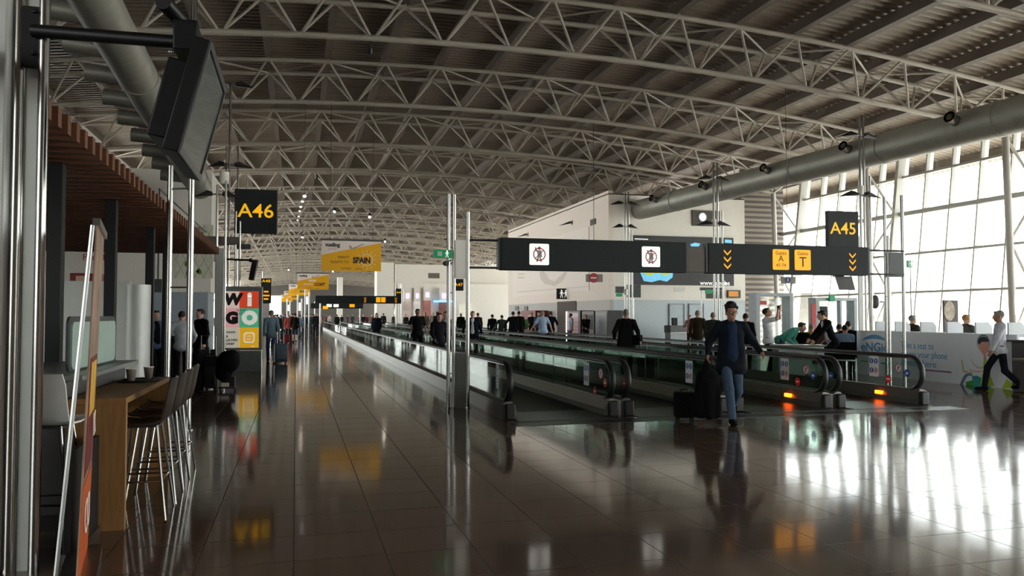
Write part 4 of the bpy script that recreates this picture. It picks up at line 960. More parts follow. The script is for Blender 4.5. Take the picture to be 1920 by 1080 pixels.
# luggage cart / low showcase in front of them
x, y = XY(1495, 19.2); 
t = thing('luggage_cart', 'long pale service cart with stickers behind the rightmost walkways', 'cart', (x, y, 0), -.3)
MB().box((-.55, -.25, .18), (.55, .25, .86)).build('cart_body', mat('cart_white', (196, 200, 200), .5), t, bevel=.02)
MB().box((-.60, -.28, .86), (.60, .28, .90)).build('cart_top', STEEL, t, bevel=.008); MB().box((.25, -.262, .45), (.42, -.252, .56)).build('black_plate', BLACK, t); MB().box((-.3, -.262, .6), (0, -.252, .72)).build('red_print', mat('faded_red', (190, 120, 110), .6), t)
for a in (-.45, .45):
    for b in (-.18, .18): MB().tube((a-.02, b, .08), (a+.02, b, .08), .08, n=14).build('wheel', RUBBER, t, True)
MB().path([(.6, -.2, .88), (.72, -.2, 1.0), (.72, .2, 1.0), (.6, .2, .88)], .014, 8).build('push_handle', STEEL, t, True)

# ================================================================== CHARGING BOOTH
EX = 15.0; EY0, EY1 = Yat(1906, EX), Yat(1608, EX); EH = 1.19
t = thing('charging_booth', 'long white charging booth with blue lettering and a painted seated girl', 'booth')
BW = mat('booth_white', (228, 232, 236), .5, noise=.02)
MB().box((EX, EY0, 0), (EX+.06, EY1, EH)).build('front_panel', BW, t); MB().box((EX+.06, EY0, EH-.06), (EX+.55, EY1, EH)).build('counter_top', BW, t, bevel=.01)
MB().box((EX, EY1, 0), (EX+1.6, EY1+.05, EH)).build('side_panel', BW, t); MB().box((EX+.3, EY0, 0), (EX+1.6, EY0+.05, EH)).build('side_panel', BW, t)
for u0, u1 in ((1627, 1650), (1668, 1682), (1713, 1732), (1763, 1781), (1815, 1835), (1880, 1892)):
    ya, yb = Yat(u1, EX), Yat(u0, EX); y = (ya+yb)/2
    MB().prism([(0, 0), (.46, 0), (.46, .15), (.36, .26), (0, .26)], Matrix(((1, 0, 0, EX+.05), (0, 0, 1, y), (0, 1, 0, EH), (0, 0, 0, 1))), -.02, .02).build('divider_screen', BW, t)
def BXF(u, z, off=.002): y = Yat(u, EX); return FX(EX-off, y, z)
EB = mat('booth_blue', (64, 150, 200), .5, noise=.02)
def ez(u, v): return W(u, v, X=EX).z
text('eNGie', .33, EB, BXF(1638.5, ez(1639, 651.5)), t, bold=.006, fitw=Yat(1613, EX)-Yat(1664, EX))
M = BXF(1639, ez(1639, 639.5)); xs_ = [-.5+i/14 for i in range(15)]
MB().prism([(x*1.0, .17*(1-(x/.5)**2)+.004) for x in xs_[::-1]]+[(x*1.0, .06*(1-(x/.5)**2)) for x in xs_], M, 0, .003).build('blue_arc', EB, t)
for s_, v, u, u2 in (('Take a seat to', 647, 1688, 1749), ('charge your phone', 663, 1688, 1774), ('& stop here', 679, 1688, 1753)):
    text(s_, .235, EB, BXF(u, ez(u, v)), t, align='LEFT', fitw=Yat(u, EX)-Yat(u2, EX))
def barY(u0, u1, z, h, m, name): return MB().box((EX-.004, Yat(u1, EX), z-h/2), (EX, Yat(u0, EX), z+h/2)).build(name, m, t)
barY(1723, 1782, .26, .035, mat('magenta_line', (150, 90, 140), .5), 'coloured_line'); barY(1690, 1696, 1.08, .02, EB, 'coloured_line'); barY(1612, 1626, .36, .03, mat('green_line', (130, 170, 110), .5), 'coloured_line'); barY(1650, 1668, .34, .03, mat('navy_line', (60, 100, 150), .5), 'coloured_line')
# painted girl with headphones and laptop, generic flat artwork
def art(pts, m, name, off=.004):   # pts in px of the photo frame mapped on the panel
    q = [(-(Yat(u, EX)-Yat(1830, EX)), W(u, v, X=EX).z) for u, v in pts]
    a = sum(q[i][0]*q[(i+1) % len(q)][1]-q[(i+1) % len(q)][0]*q[i][1] for i in range(len(q)))
    if a < 0: q = q[::-1]
    MB().prism(q, FX(EX-off, Yat(1830, EX), 0), 0, .003).build(name, m, t)
def oval(cu, cv, ru, rv, n=20): return [(cu+ru*math.cos(2*PI*i/n), cv+rv*math.sin(2*PI*i/n)) for i in range(n)]
ASK = mat('art_skin', (222, 160, 140), .6); ALM = mat('art_lime', (168, 196, 50), .6); ATE = mat('art_teal', (60, 160, 160), .6); AGR = mat('art_green', (60, 160, 60), .6); ABK = mat('art_dark', (40, 44, 54), .6); AGY = mat('art_grey', (110, 124, 140), .6)
art(oval(1843, 643, 12, 16), AGY, 'headphone_band', .003); art(oval(1843, 644, 10.5, 14), BW, 'headphone_gap', .0045)
art(oval(1843, 641, 10, 10), ABK, 'painted_hair', .0055); art([(1834, 648), (1840, 641), (1853, 641), (1854, 652), (1848, 663), (1842, 665), (1836, 656)], ASK, 'painted_face', .007)
art([(1843, 664), (1847, 664), (1848, 676), (1843, 676)], ASK, 'painted_neck', .005)
art([(1843, 675), (1849, 675), (1856, 706), (1862, 724), (1836, 722), (1838, 708), (1841, 700)], ALM, 'painted_top', .006)
art([(1820, 705), (1830, 704), (1852, 716), (1856, 726), (1824, 724)], ATE, 'painted_leg', .005); art([(1808, 716), (1824, 712), (1832, 722), (1810, 724)], AGR, 'painted_skirt', .0045)
for a_, b_ in (((1818, 672), (1841, 688)), ((1815, 691), (1842, 694))):
    mu, mv = (a_[0]+b_[0])/2, max(a_[1], b_[1])+5; pp = [((1-q)**2*a_[0]+2*q*(1-q)*mu+q*q*b_[0], (1-q)**2*a_[1]+2*q*(1-q)*mv+q*q*b_[1]) for q in np.linspace(0, 1, 9)]
    art(pp+[(p[0], p[1]+1.8) for p in pp[::-1]], ASK, 'painted_arm', .006)
art([(1801, 675), (1803, 675), (1806, 695), (1822, 698), (1822, 700), (1804, 698)], mat('art_gold', (196, 180, 110), .6), 'painted_laptop', .005)
pp = [(1797+i*1.6, 722-22*math.sin(min(1, i/9)*PI/2)) for i in range(15)]; art(pp+[(1822, 704)]+[(p[0]+4, p[1]+4) for p in pp[::-1]], AGY, 'painted_chair', .003)
art([(1885, 710), (1902, 725), (1902, 728), (1876, 728)], mat('art_lime', (168, 196, 50), .6), 'painted_skirt_end', .004)
base(t, (EX, (EY0+EY1)/2, 0))
for i, (u, v, c_, h_, b_) in enumerate(((1658, 607, (24, 24, 28), 'black', 'leftmost'), (1710, 593, (60, 58, 54), 'grey', 'second from the left'), (1747, 613, (70, 50, 40), 'dark', 'third from the left'), (1811, 592, (92, 92, 84), 'blonde', 'fourth from the left'), (1838, 622, (30, 30, 30), 'black', 'rightmost, very low'))):
    X = EX+1.15; y = Yat(u, X); top_ = W(u, v, X=X).z; f = PI/2*(1 if i % 2 else -1)
    sz = max(.35, top_-.86)
    st = thing('round_stool', 'padded stool behind the white booth, %s' % b_, 'stool', (X, y, 0)); MB().tube((0, 0, 0), (0, 0, sz-.05), .03).build('column', STEEL, st, True); MB().tube((0, 0, sz-.06), (0, 0, sz), .17, n=18).build('seat_pad', cloth((60, 60, 62)), st, True); MB().tube((0, 0, 0), (0, 0, .02), .2, n=20).build('foot', STEEL, st, True)
    person('traveller seated behind the white charging booth, %s' % b_, (X, y, 0), f, 1.74, top=c_, bottom=(40, 44, 56), hair=h_, seatz=sz/1.0-.0, **{**SIT, 'lf': (.12, -.36, max(0, sz-.48)), 'rf': (-.12, -.36, max(0, sz-.48)), 'lh': (.12, -.35, sz+.25), 'rh': (-.12, -.35, sz+.25)})
# ================================================================== LEFT SIDE: CAFE AND NEAR COLUMN
cx_, cy_ = -1.72, 5.65
t = thing('steel_column', 'wide brushed steel column filling the left edge, nearest the camera', 'column', (cx_, cy_, 0))
for dx, dy, r, h in ((0, 0, .045, 9.3), (.155, -.06, .032, 9.3)): MB().tube((dx, dy, 0), (dx, dy, h), r, n=20).build('tube', CHROME, t, True)
MB().box((.03, -.01, 0), (.145, .02, 6.0)).build('infill_panel', SATIN, t); MB().box((-.75, -.08, 0), (-.03, .35, 8.5)).build('column_casing', SATIN, t, bevel=.03)
MB().box((.03, -.075, W(70, 130, Y=5.6).z), (.13, -.06, W(70, 15, Y=5.6).z)).build('mounting_plate', BLACK, t)
for z in (3.28, 3.42, 3.55): MB().ball((.10, -.085, z-.02), .013).build('bolt', BLACK, t, True)
# screen on its arm
A_, B_, C_, D_ = Vector((-.493, 4.80, 3.19)), Vector((-.493, 5.81, 3.19)), Vector((-.657, 5.81, 2.53)), Vector((-.657, 4.80, 2.53))
t = thing('television_screen', 'black flat screen hanging tilted from the steel column on a bracket arm', 'screen', group=None)
n_ = (B_-A_).cross(D_-A_).normalized(); n_ = n_ if n_.x > 0 else -n_
up_ = (A_-D_).normalized(); yv = Vector((0, 1, 0))
def scr(m, y0, y1, h0, h1, a, b):      # slab in screen coordinates (y along, h up from lower edge, offset along the normal)
    P0 = D_+up_*h0+n_*a; q = []
    for off in (a, b):
        for (yy, hh) in ((y0, h0), (y1, h0), (y1, h1), (y0, h1)): q.append(Vector((D_.x, yy, D_.z))+up_*hh+n_*off)
    return m.hexa(q)
H_ = (A_-D_).length
scr(MB(), 4.80, 5.81, 0, H_, -.09, 0).build('housing', BLACK, t, bevel=.008)
scr(MB(), 4.84, 5.77, .045, H_-.045, 0, .003).build('display_glass', mat('display_glass', (96, 104, 102), .1, coat=.5), t)  # greenish grey is the reflection on the glass, put into its base colour
fm = MB(); 
for a in ((4.80, 5.81, 0, .04), (4.80, 5.81, H_-.04, H_), (4.80, 4.835, .04, H_-.04), (5.775, 5.81, .04, H_-.04)): scr(fm, *a, 0, .012)
fm.build('bezel', mat('bezel_grey', (70, 72, 72), .35, .3), t)
scr(MB(), 4.95, 5.6, .08, H_-.12, -.22, -.09).build('mounting_box', BLACK, t, bevel=.01)
cb = D_+up_*(H_*.8)+n_*-.15+yv*.5
pv = Vector((cb.x-.05, 5.35, 3.42))
MB().tube((cx_+.10, 5.55, 3.40), (cb.x-.02, 5.38, 3.35), .042, n=14).build('bracket_arm', BLACK, t, True)
MB().tube((cb.x-.12, 5.1, 3.50), (cb.x-.02, 5.45, 3.46), .05, n=14).build('pivot_drum', BLACK, t, True)
MB().box((cb.x-.08, 5.2, 3.25), (cb.x+.06, 5.46, 3.44)).build('pivot_bracket', BLACK, t, bevel=.01)
for z in (3.15, 3.22): MB().ball((cb.x-.09, 5.18, z), .012).build('bolt', STEEL, t, True)
base(t, (cx_+.1, 5.5, 3.4))
# two chrome poles behind the screen (with a flat support)
steel_post('chrome_post', 'pair of tall chrome tubes in front of the bar stools', -1.44, 11.9, [(0, 0, .042, 7.2), (-.30, .15, .04, W(328, 310, Y=12).z)])
# wooden canopy
PX = -1.83; HZ = 3.1
t = thing('slatted_canopy', 'brown wooden slatted canopy over the cafe counter', 'canopy')
MB().box((-7.5, 5.0, HZ+.13), (PX-.06, 20.5, HZ+.17)).build('canopy_board', mat('canopy_board', (70, 40, 26), .7), t)
MB().box((-7.5, 20.4, HZ), (PX, 20.5, HZ+.17)).build('end_fascia', WOODS, t)
sm = MB().box((-7.5, -.05, HZ), (PX, .05, HZ+.16)).mesh('slat', WOODS)
for i in range(56):
    o = link('slat', sm, t); o.location = (0, 5.05+i*.275, 0)
base_loc = (-4.5, 12.7, HZ)
for c in list(t.children):
    c.location = Vector(c.location)-Vector(base_loc)
t.location = base_loc
for i, (u, v, y, zbase) in enumerate(((102, 303, 8.6, 0), (206, 375, 11.2, 1.24), (280, 426, 14.5, 0), (311, 447, 16.5, 0), (355, 480, 20.3, 0))):
    x = Xat(u, y); t = thing('canopy_post', 'black square post under the wooden canopy, %s from the camera' % ORD[i], 'post', (x, y, 0), 0, 'canopy posts')
    MB().box((-.065, -.065, 0), (.065, .065, HZ)).build('shaft', mat('post_black', (13, 14, 15), .55, spec=.3), t, bevel=.006); MB().box((-.09, -.09, 0), (.09, .09, .012)).build('foot_plate', STEEL, t)
# counter, ledge, table
CW = mat('counter_dark', (18, 18, 19), .55, spec=.3)
t = thing('cafe_counter', 'dark cafe counter with grey ledge and steel plinth behind the oak bar table', 'counter')
MB().box((-2.28, 6.615, 0), (-1.70, 6.64, .12)).build('toe_kick', STEEL, t)
MB().box((-2.3, 6.62, .0), (-1.66, 8.75, 1.11)).build('counter_body', mat('counter_grey', (74, 72, 70), .5), t); MB().box((-2.36, 6.6, 1.11), (-1.54, 8.78, 1.15)).build('ledge_top', mat('ledge_grey', (128, 128, 124), .35, .2), t, bevel=.006)
MB().box((-1.656, 7.6, .3), (-1.645, 7.63, .9)).build('panel_slot', BLACK, t)
base(t, (-2.2, 6.6, 0))
t = thing('low_partition', 'low black partition with steel plinth between column and bar table', 'partition'); MB().box((-1.43, 5.72, .06), (-1.39, 6.45, .72)).build('panel', CW, t); MB().box((-1.45, 5.72, 0), (-1.37, 6.45, .06)).build('plinth', STEEL, t); base(t, (-1.41, 6.1, 0))
t = thing('glass_screen', 'frosted glass sneeze guard with rounded corners on the grey ledge', 'screen')
gm = MB().prism(rrect(1.55, .38, .06), FR((-1.72, 7.75, 1.36), -PI/2+.0), -.01, .01); gm.build('frosted_pane', mat('frosted_glass', (150, 172, 160), .35), t)
MB().prism(rrect(1.66, .44, .08), FR((-1.745, 7.75, 1.375), -PI/2), -.02, .0).build('rubber_frame', DGREY, t)
base(t, (-1.73, 7.75, 1.15))
t = thing('bar_table', 'high oak bar table with solid end panel beside the stools', 'table')
MB().box((-1.62, 6.5, .94), (-1.22, 8.62, .985)).build('tabletop', OAK, t, bevel=.004); MB().box((-1.62, 6.5, 0), (-1.22, 6.55, .94)).build('end_panel', OAK, t, bevel=.003)
MB().box((-1.62, 8.57, 0), (-1.22, 8.62, .94)).build('end_panel', OAK, t); base(t, (-1.42, 7.5, 0))
t = thing('tray', 'black oval serving tray at the far end of the oak bar table', 'tray', (-1.42, 8.15, .985)); MB().prism(rrect(.34, .5, .12), Matrix.Identity(4), 0, .012).build('tray_base', BLACK, t, bevel=.004); ring_mb(Matrix.Translation((0, 0, .012)), .13, .14, .008).build('raised_rim', BLACK, t)
for i, (x, y, lb) in enumerate(((-1.47, 8.02, 'paper cup nearer the camera on the black tray'), (-1.36, 8.26, 'paper cup at the far side of the black tray, right of the other'))):
    c = thing('paper_cup', lb, 'cup', (x, y, .998)); MB().tube((0, 0, 0), (0, 0, .11), .032, .045, n=20, cap=False).tube((0, 0, 0), (0, 0, .004), .032, n=20).build('cup_wall', mat('cup_taupe', (120, 104, 96), .6), c, True); ring_mb(Matrix.Translation((0, 0, .108)), .043, .048, .005).build('cup_rim', WHITE, c)
# bar stools
def shell_mb(w=.40, bh=.36, sd=.40, th=.014):
    prof = [(-.20, .02), (-.17, .0), (-.05, -.012), (.10, -.006), (.165, .02), (.195, .07), (.215, .16), (.235, .28), (.25, bh)]
    vs = []; n = 9; m = MB()
    for side in (0, 1):
        for i, (y, z) in enumerate(prof):
            q0 = prof[max(0, i-1)]; q1 = prof[min(len(prof)-1, i+1)]; d = Vector((q1[0]-q0[0], q1[1]-q0[1])).normalized(); nv = Vector((-d.y, d.x))
            for k in range(n):
                f = k/(n-1)*2-1; wid = w/2*(1-.12*(i/(len(prof)-1))**2)*(.93 if i in (0, len(prof)-1) else 1); cur = .028*f*f*(1 if i > 4 else .4)
                vs.append((wid*f, y+nv.x*(cur+th*side) if i <= 4 else y-cur+nv.x*th*side, z+nv.y*th*side+(cur if i <= 4 else 0)))
    N = len(prof); fs = []
    for i in range(N-1):
        for k in range(n-1):
            a = i*n+k; fs.append((a, a+1, a+n+1, a+n)); b = N*n+a; fs.append((b, b+n, b+n+1, b+1))
    for i in range(N-1): fs.append((i*n, (i+1)*n, N*n+(i+1)*n, N*n+i*n)); a = i*n+n-1; fs.append((a, N*n+a, N*n+a+n, a+n))
    for k in range(n-1): fs.append((k, N*n+k, N*n+k+1, k+1)); a = (N-1)*n+k; fs.append((a, a+1, N*n+a+1, N*n+a))
    return m.add(vs, fs)
def stool(label, x, y, rz, m, group=None, sz=.74):
    t = thing('bar_stool', label, 'stool', (x, y, 0), rz, group)
    o = shell_mb().build('seat_shell', m, t, True); o.location = (0, 0, sz)
    for sx_ in (-1, 1):
        for sy_ in (-1, 1): MB().tube((sx_*.12, sy_*.11, sz-.01), (sx_*.22, sy_*.20, 0), .0105, n=8).build('leg', CHROME, t, True)
    f = .36; q = 1-f*.0; a = .12+(.22-.12)*(1-.30/sz); b = .11+(.20-.11)*(1-.30/sz)
    MB().path([(-a, -b, .30), (a, -b, .30), (a, b, .30), (-a, b, .30)], .008, 6, True).build('foot_ring', CHROME, t, True)
    MB().box((-.13, -.12, sz-.025), (.13, .12, sz-.012)).build('seat_plate', DGREY, t); return t
SH = mat('stool_shell_brown', (46, 36, 30), .35, coat=.2)
st0 = stool('dark bar stool nearest the camera at the oak bar table', -1.17, 6.95, -PI/2, SH, 'dark bar stools')
for i, lb in enumerate(('dark bar stool second from the camera at the oak bar table', 'dark bar stool third from the camera at the oak bar table', 'dark bar stool at the far end of the oak bar table')):
    c = copy_tree(st0); c.location = (-1.17-.012*i, 7.50+.56*i, 0); c['label'] = lb
WS = mat('white_shell', (214, 214, 212), .4)
stool('white shell bar stool behind the low black partition', -1.68, 6.27, PI-.1, WS, None, .84)
person('customer leaning at the counter, almost hidden by the steel column', (-2.75, 7.6, 0), 1.2, 1.52, top=(150, 60, 60), bottom=(40, 42, 60), hair='blonde', bare_head=True, res=.012)
# curved steel partition
t = thing('steel_partition', 'tall brushed grey metal partition with rounded end behind the counter', 'partition')
y = 12.6; xr = Xat(243, y); MB().box((-8.5, y, 0), (xr, y+.1, 2.1)).build('flat_panel', SATIN, t); MB().tube((xr+.03, y+.2, 0), (xr+.03, y+.2, 2.06), .22, n=28).build('rounded_end', SATIN, t, True); base(t, (-5.5, y, 0))
# roll-up banner
def rollup():
    t = thing('roll_up_banner', 'orange and red roll-up advertising banner seen nearly edge-on', 'banner')
    a = Vector((-1.187, 4.99, 0)); b = Vector((-1.335, 5.86, 0)); d = (b-a).normalized(); nv = Vector((d.y, -d.x, 0)); Z = Vector((0, 0, 1)); L = (b-a).length
    def slab(s0, s1, z0, z1, o0, o1, name, m, par=None, tilt=.033):
        q = []
        for o_ in (o0, o1):
            for s_, z_ in ((s0, z0), (s1, z0), (s1, z1), (s0, z1)): q.append(a+d*s_+Z*z_+nv*(o_+z_*tilt))
        return MB().hexa(q).build(name, m, par or t)
    sh = slab(.0, L, .06, 2.12, 0, .008, 'printed_sheet', mat('rollup_photo', (150, 122, 104), .5, noise=.45, nscale=3))
    slab(0, L, .06, .62, .008, .011, 'orange_band', mat('rollup_orange', (190, 84, 32), .5), sh); slab(.1, L-.1, .66, 1.35, .008, .011, 'dark_red_panel', mat('rollup_red', (110, 26, 24), .5, noise=.4), sh)
    slab(.2, L-.2, 1.0, 1.32, .011, .013, 'yellow_streak', mat('rollup_yellow', (226, 176, 60), .5, noise=.3), sh)
    R4 = Matrix.Translation(a+d*L/2+Z*.38+nv*.032) @ Matrix((( d.x, 0, nv.x, 0), (d.y, 0, nv.y, 0), (0, 1, 0, 0), (0, 0, 0, 1)))
    text('CO', .3, WHITE, R4, sh); text('LK', .2, WHITE, Matrix.Translation((0, 0, .55)) @ R4 @ Matrix.Translation((0, 0, .03)), sh)
    slab(-.02, L+.02, 2.12, 2.16, -.015, .025, 'top_rail', STEEL); slab(-.02, L+.02, 0, .07, -.10, .10, 'base_cassette', STEEL, tilt=0)
    MB().tube(a+nv*(.055)+Z*2.12, a-nv*.10+d*-.10+Z*.0, .012, n=8).build('support_pole', STEEL, t, True)
    base(t, tuple((a+b)/2))
rollup()
# cafe people
P('man in white shirt and dark trousers seen from behind at the cafe till', 341, None, 18.4, turn=PI, hgt=1.70, top=(186, 190, 196), bottom=(24, 24, 28), hair='brown', res=.011, rh=(-.28, -.2, 1.05), lh=(.3, -.2, 1.05))
P('woman in black dress standing beside the luggage pile', 377, None, 19.4, turn=-1.0, hgt=1.76, top=(20, 18, 20), bottom=(20, 18, 20), hair='brown', tlen='knee')
P('person in blue shirt and dark waistcoat serving behind the black posts', 291, None, 19.0, turn=.6, hgt=1.72, top=(96, 116, 150), bottom=(30, 30, 34), hair='black', openfront=(34, 30, 34))
P('dark-haired person half hidden by the third black post', 271, None, 20.2, turn=PI-.4, hgt=1.78, top=(24, 26, 34), bottom=(24, 24, 28), hair='black')
# till and dark service counter behind them
x, y = XY(315, 21.5); t = thing('service_counter', 'dark service counter with till screens deep in the cafe', 'counter', (x-1, y+.3, 0)); MB().box((-2.2, -.3, 0), (1.3, .4, 1.0)).build('counter_body', CW, t); MB().box((-2.25, -.35, 1.0), (1.35, .45, 1.05)).build('worktop', DGREY, t); MB().box((.2, 0, 1.05), (.6, .05, 1.4)).build('till_screen', BLACK, t)
t = thing('menu_screen', 'dark menu board fixed above the cafe counter', 'screen'); a = W(287, 523, Y=22.6); b = W(303, 548, Y=22.6); MB().box((a.x, 22.6, b.z), (b.x, 22.66, a.z)).build('board_panel', mat('board_green', (60, 70, 66), .5), t); MB().tube(((a.x+b.x)/2, 22.7, a.z), ((a.x+b.x)/2, 22.7, 5.0), .02).tube(((a.x+b.x)/2, 22.7, 4.98), ((a.x+b.x)/2, 34, 4.98), .02).build('hanger', DGREY, t); base(t, (a.x, 22.6, b.z))
# luggage pile
x, y = XY(388, 17.4); suitcase('tall black hard suitcase in the luggage pile by the chrome post', x, y, .1, .44, .28, .86, (20, 20, 22), .30)
x, y = XY(401, 17.0); suitcase('slim black suitcase with steel handle in the luggage pile', x-.02, y-.05, -.1, .26, .22, .74, (28, 28, 32), .42)
x, y = XY(429, 16.9); t = thing('luggage_trolley_bag', 'round black bag strapped on a small trolley, right end of the pile', 'bag', (x, y, 0), -.2)
me = nets([('e', V3(0, 0, .62), (.24, .17, .24), None), ('e', V3(-.1, .02, .4), (.18, .15, .2), None), ('e', V3(.1, -.02, .75), (.13, .14, .12), None)], .015, .05); me.materials.append(cloth((22, 18, 20))); link('bag_body', me, t)
MB().box((-.17, -.12, .06), (.17, .12, .09)).box((-.14, -.02, .09), (.14, .08, .3)).build('trolley_base', DGREY, t); MB().box((-.10, -.135, .10), (.06, -.12, .18)).build('luggage_tag', WHITE, t)
for sx_ in (-.15, .15): MB().tube((sx_-.012, 0, .04), (sx_+.012, 0, .04), .04, n=14).build('wheel', RUBBER, t, True)
x, y = XY(372, 16.9); t = thing('duffel_bag', 'black soft bag leaning low at the left of the luggage pile', 'bag', (x-.05, y, 0)); me = nets([('c', V3(-.05, 0, .3), V3(.05, 0, .75), .18, .12), ('e', V3(0, 0, .18), (.2, .16, .18), None)], .015, .05); me.materials.append(cloth((18, 17, 19))); link('bag_body', me, t); MB().path([(-.08, -.05, .82), (-.05, -.08, .96), (.08, -.08, .96), (.1, -.05, .82)], .012, 6).build('carry_strap', BLACK, t, True)
# ---- ad kiosk
KY = 23.6; k0, k1 = Xat(415, KY), Xat(492, KY); kz = W(450, 537, Y=KY).z; kb = W(450, 655, Y=KY).z
t = thing('advertising_kiosk', 'grey backlit poster kiosk with coloured letter squares', 'kiosk'); KG = mat('kiosk_grey', (126, 130, 130), .4, .4)
MB().box((k0, KY, kb-.02), (k1, KY+.3, kz)).build('poster_case', KG, t, bevel=.02); MB().box((k0+.02, KY+.03, 0), (k1-.02, KY+.27, kb-.05)).build('kiosk_base', KG, t, bevel=.008)
MB().box((k0-.03, KY+.0, kb), (k0, KY+.26, kz-.05)).build('lit_edge', WLIT, t)
pu = [421, 449, 485]; pv_ = [546, 578, 614, 652]
def kq(u0, u1, v0, v1, m, name):
    a = W(u0, v0, Y=KY); b = W(u1, v1, Y=KY); return MB().box((a.x, KY-.006, b.z), (b.x, KY, a.z)).build(name, m, t)
EM = .22
cols = [[('kiosk_cream', (226, 206, 196)), ('kiosk_red', (226, 74, 42))], [('kiosk_pink', (232, 168, 172)), ('kiosk_green', (80, 186, 140))], [('kiosk_beige', (206, 200, 184)), ('kiosk_yellow', (244, 184, 34))]]
for r_ in range(3):
    for c_ in range(2): kq(pu[c_], pu[c_+1], pv_[r_], pv_[r_+1], mat(cols[r_][c_][0], cols[r_][c_][1], .5, emit=EM, noise=.02), 'poster_square')
wl_ = mat('poster_white', (240, 236, 226), .5, emit=EM)
def kt(s_, u, v, size, m, **k): p = W(u, v, Y=KY); return text(s_, size, m, FR((p.x, KY-.008, p.z)), t, **k)
kt('W', 436, 562, .42, INK, bold=.03, shear=.1); kt('i', 468, 562, .5, wl_, bold=.035); kt('G', 435, 597, .42, INK, bold=.035); kt('O', 468, 597, .48, wl_, bold=.04)
for s_, v in (('SLAAP', 582), ('LAAT', 588)): kt(s_, 452, v, .09, INK)
p = W(467, 633, Y=KY); q = FR((p.x, KY-.008, p.z)); m = MB(); o_ = rrect(.30, .30, .08); i_ = rrect(.22, .22, .05); n = len(o_)
vs_ = [q @ Vector((x, y, z)) for z in (0, .004) for L_ in (o_, i_) for x, y in L_]; m.add(vs_, [f for i in range(n) for j in [(i+1) % n] for f in ((2*n+i, 2*n+j, 3*n+j, 3*n+i), (i, j, 2*n+j, 2*n+i), (n+j, n+i, 3*n+i, 3*n+j))])
m.build('square_logo', wl_, t); bm_ = MB()
for yy in (-.04, .04): bar(q, (-.06, yy), (.06, yy), .018, bm_, 0, .004)
bm_.build('logo_bars', wl_, t)
for s_, v in (('GAAN', 623), ('B', 631), ('LEUVEN', 638), ('DRIEF', 645)): kt(s_, 424, v, .085, INK, align='LEFT', bold=.003)
kt('telenet', 474, 649, .04, wl_)
base(t, ((k0+k1)/2, KY+.15, 0))
# silver pillar beside kiosk, hanging camera-like monitors
t = thing('silver_pillar', 'flat silver pillar between the luggage pile and the kiosk', 'pillar'); yk = 22.2; a = Xat(402, yk); b = Xat(419, yk); MB().box((a, yk, 0), (b, yk+.25, W(410, 466, Y=yk).z)).build('pillar_body', SATIN, t, bevel=.02); MB().tube((b+.02, yk+.05, 0), (b+.02, yk+.05, 5.2), .03).build('corner_tube', CHROME, t, True); base(t, (a, yk, 0))
t = thing('service_bridge', 'brown-grey horizontal service beam across the left light pole', 'beam'); yk = 24.45; MB().box((Xat(370, yk), yk, W(400, 457, Y=yk).z), (Xat(446, yk), yk+.3, W(400, 443, Y=yk).z)).build('beam_body', mat('beam_brown', (92, 82, 74), .5, .2), t); MB().box((Xat(440, yk), yk+.05, W(440, 466, Y=yk).z), (Xat(468, yk), yk+.25, W(440, 457, Y=yk).z)).build('beam_end', DGREY, t); MB().box((Xat(330, yk), yk+.05, W(330, 467, Y=yk).z), (Xat(372, yk), yk+.5, W(330, 424, Y=yk).z)).build('air_unit', mat('unit_grey', (128, 126, 122), .5), t); base(t, (Xat(400, yk), yk, 3))
t = thing('hanging_monitor', 'small black monitor on a horizontal arm above the kiosk', 'monitor'); yk = 24.4; a = W(425, 486, Y=yk); b = W(470, 488, Y=yk); MB().tube(a, b, .03).build('arm', BLACK, t, True); c = W(475, 506, Y=yk); MB().hexa([(c.x-.12, yk-.3, c.z-.3), (c.x+.02, yk-.3, c.z-.3), (c.x+.02, yk+.3, c.z-.3), (c.x-.12, yk+.3, c.z-.3), (c.x-.02, yk-.3, c.z+.28), (c.x+.14, yk-.3, c.z+.28), (c.x+.14, yk+.3, c.z+.28), (c.x-.02, yk+.3, c.z+.28)]).build('monitor_body', BLACK, t, bevel=.01); MB().ball((b.x, yk, b.z), .06).build('pivot', BLACK, t); base(t, tuple(a))
# plant mural, shop sign text, red cabinet sign on the cafe block
CY = 34.0
t = thing('leaf_mural', 'white wall panel with scattered green leaves and thin grid lines', 'mural'); a = W(330, 420, Y=CY); b = W(399, 522, Y=CY); MB().box((a.x, CY-.05, b.z), (b.x, CY-.01, a.z)).build('mural_panel', mat('mural_cream', (226, 224, 206), .6), t)
gm = MB()
for i in range(-3, 8):
    x = a.x+i*.35; M = FR((0, CY-.052, 0)); 
    for (x0, z0, x1, z1) in ((x, b.z, x+1.1, a.z), (x+1.1, b.z, x, a.z)):
        f0 = max(0, (a.x-x0)/(x1-x0)) if x1 > x0 else max(0, (b.x-x0)/(x1-x0)); f1 = min(1, (b.x-x0)/(x1-x0)) if x1 > x0 else min(1, (a.x-x0)/(x1-x0))
        if f1 > f0: bar(M, (x0+(x1-x0)*f0, z0+(z1-z0)*f0), (x0+(x1-x0)*f1, z0+(z1-z0)*f1), .015, gm, 0, .003)
gm.build('grid_lines', mat('mural_grid', (150, 146, 120), .6), t)
rg = random.Random(3)
for i in range(9):
    x = rg.uniform(a.x+.15, b.x-.15); z = rg.uniform(b.z+.15, a.z-.15); r = rg.uniform(.08, .14); M = FR((x, CY-.056, z)) @ Matrix.Rotation(rg.uniform(0, 6), 4, 'Z')
    MB().prism([(0, -r), (r*.7, -r*.2), (r*.55, r*.6), (0, r), (-r*.55, r*.6), (-r*.7, -r*.2)], M, 0, .004).build('painted_leaf', mat('leaf_green', (96, 140, 40), .6), t)
base(t, ((a.x+b.x)/2, CY, b.z))
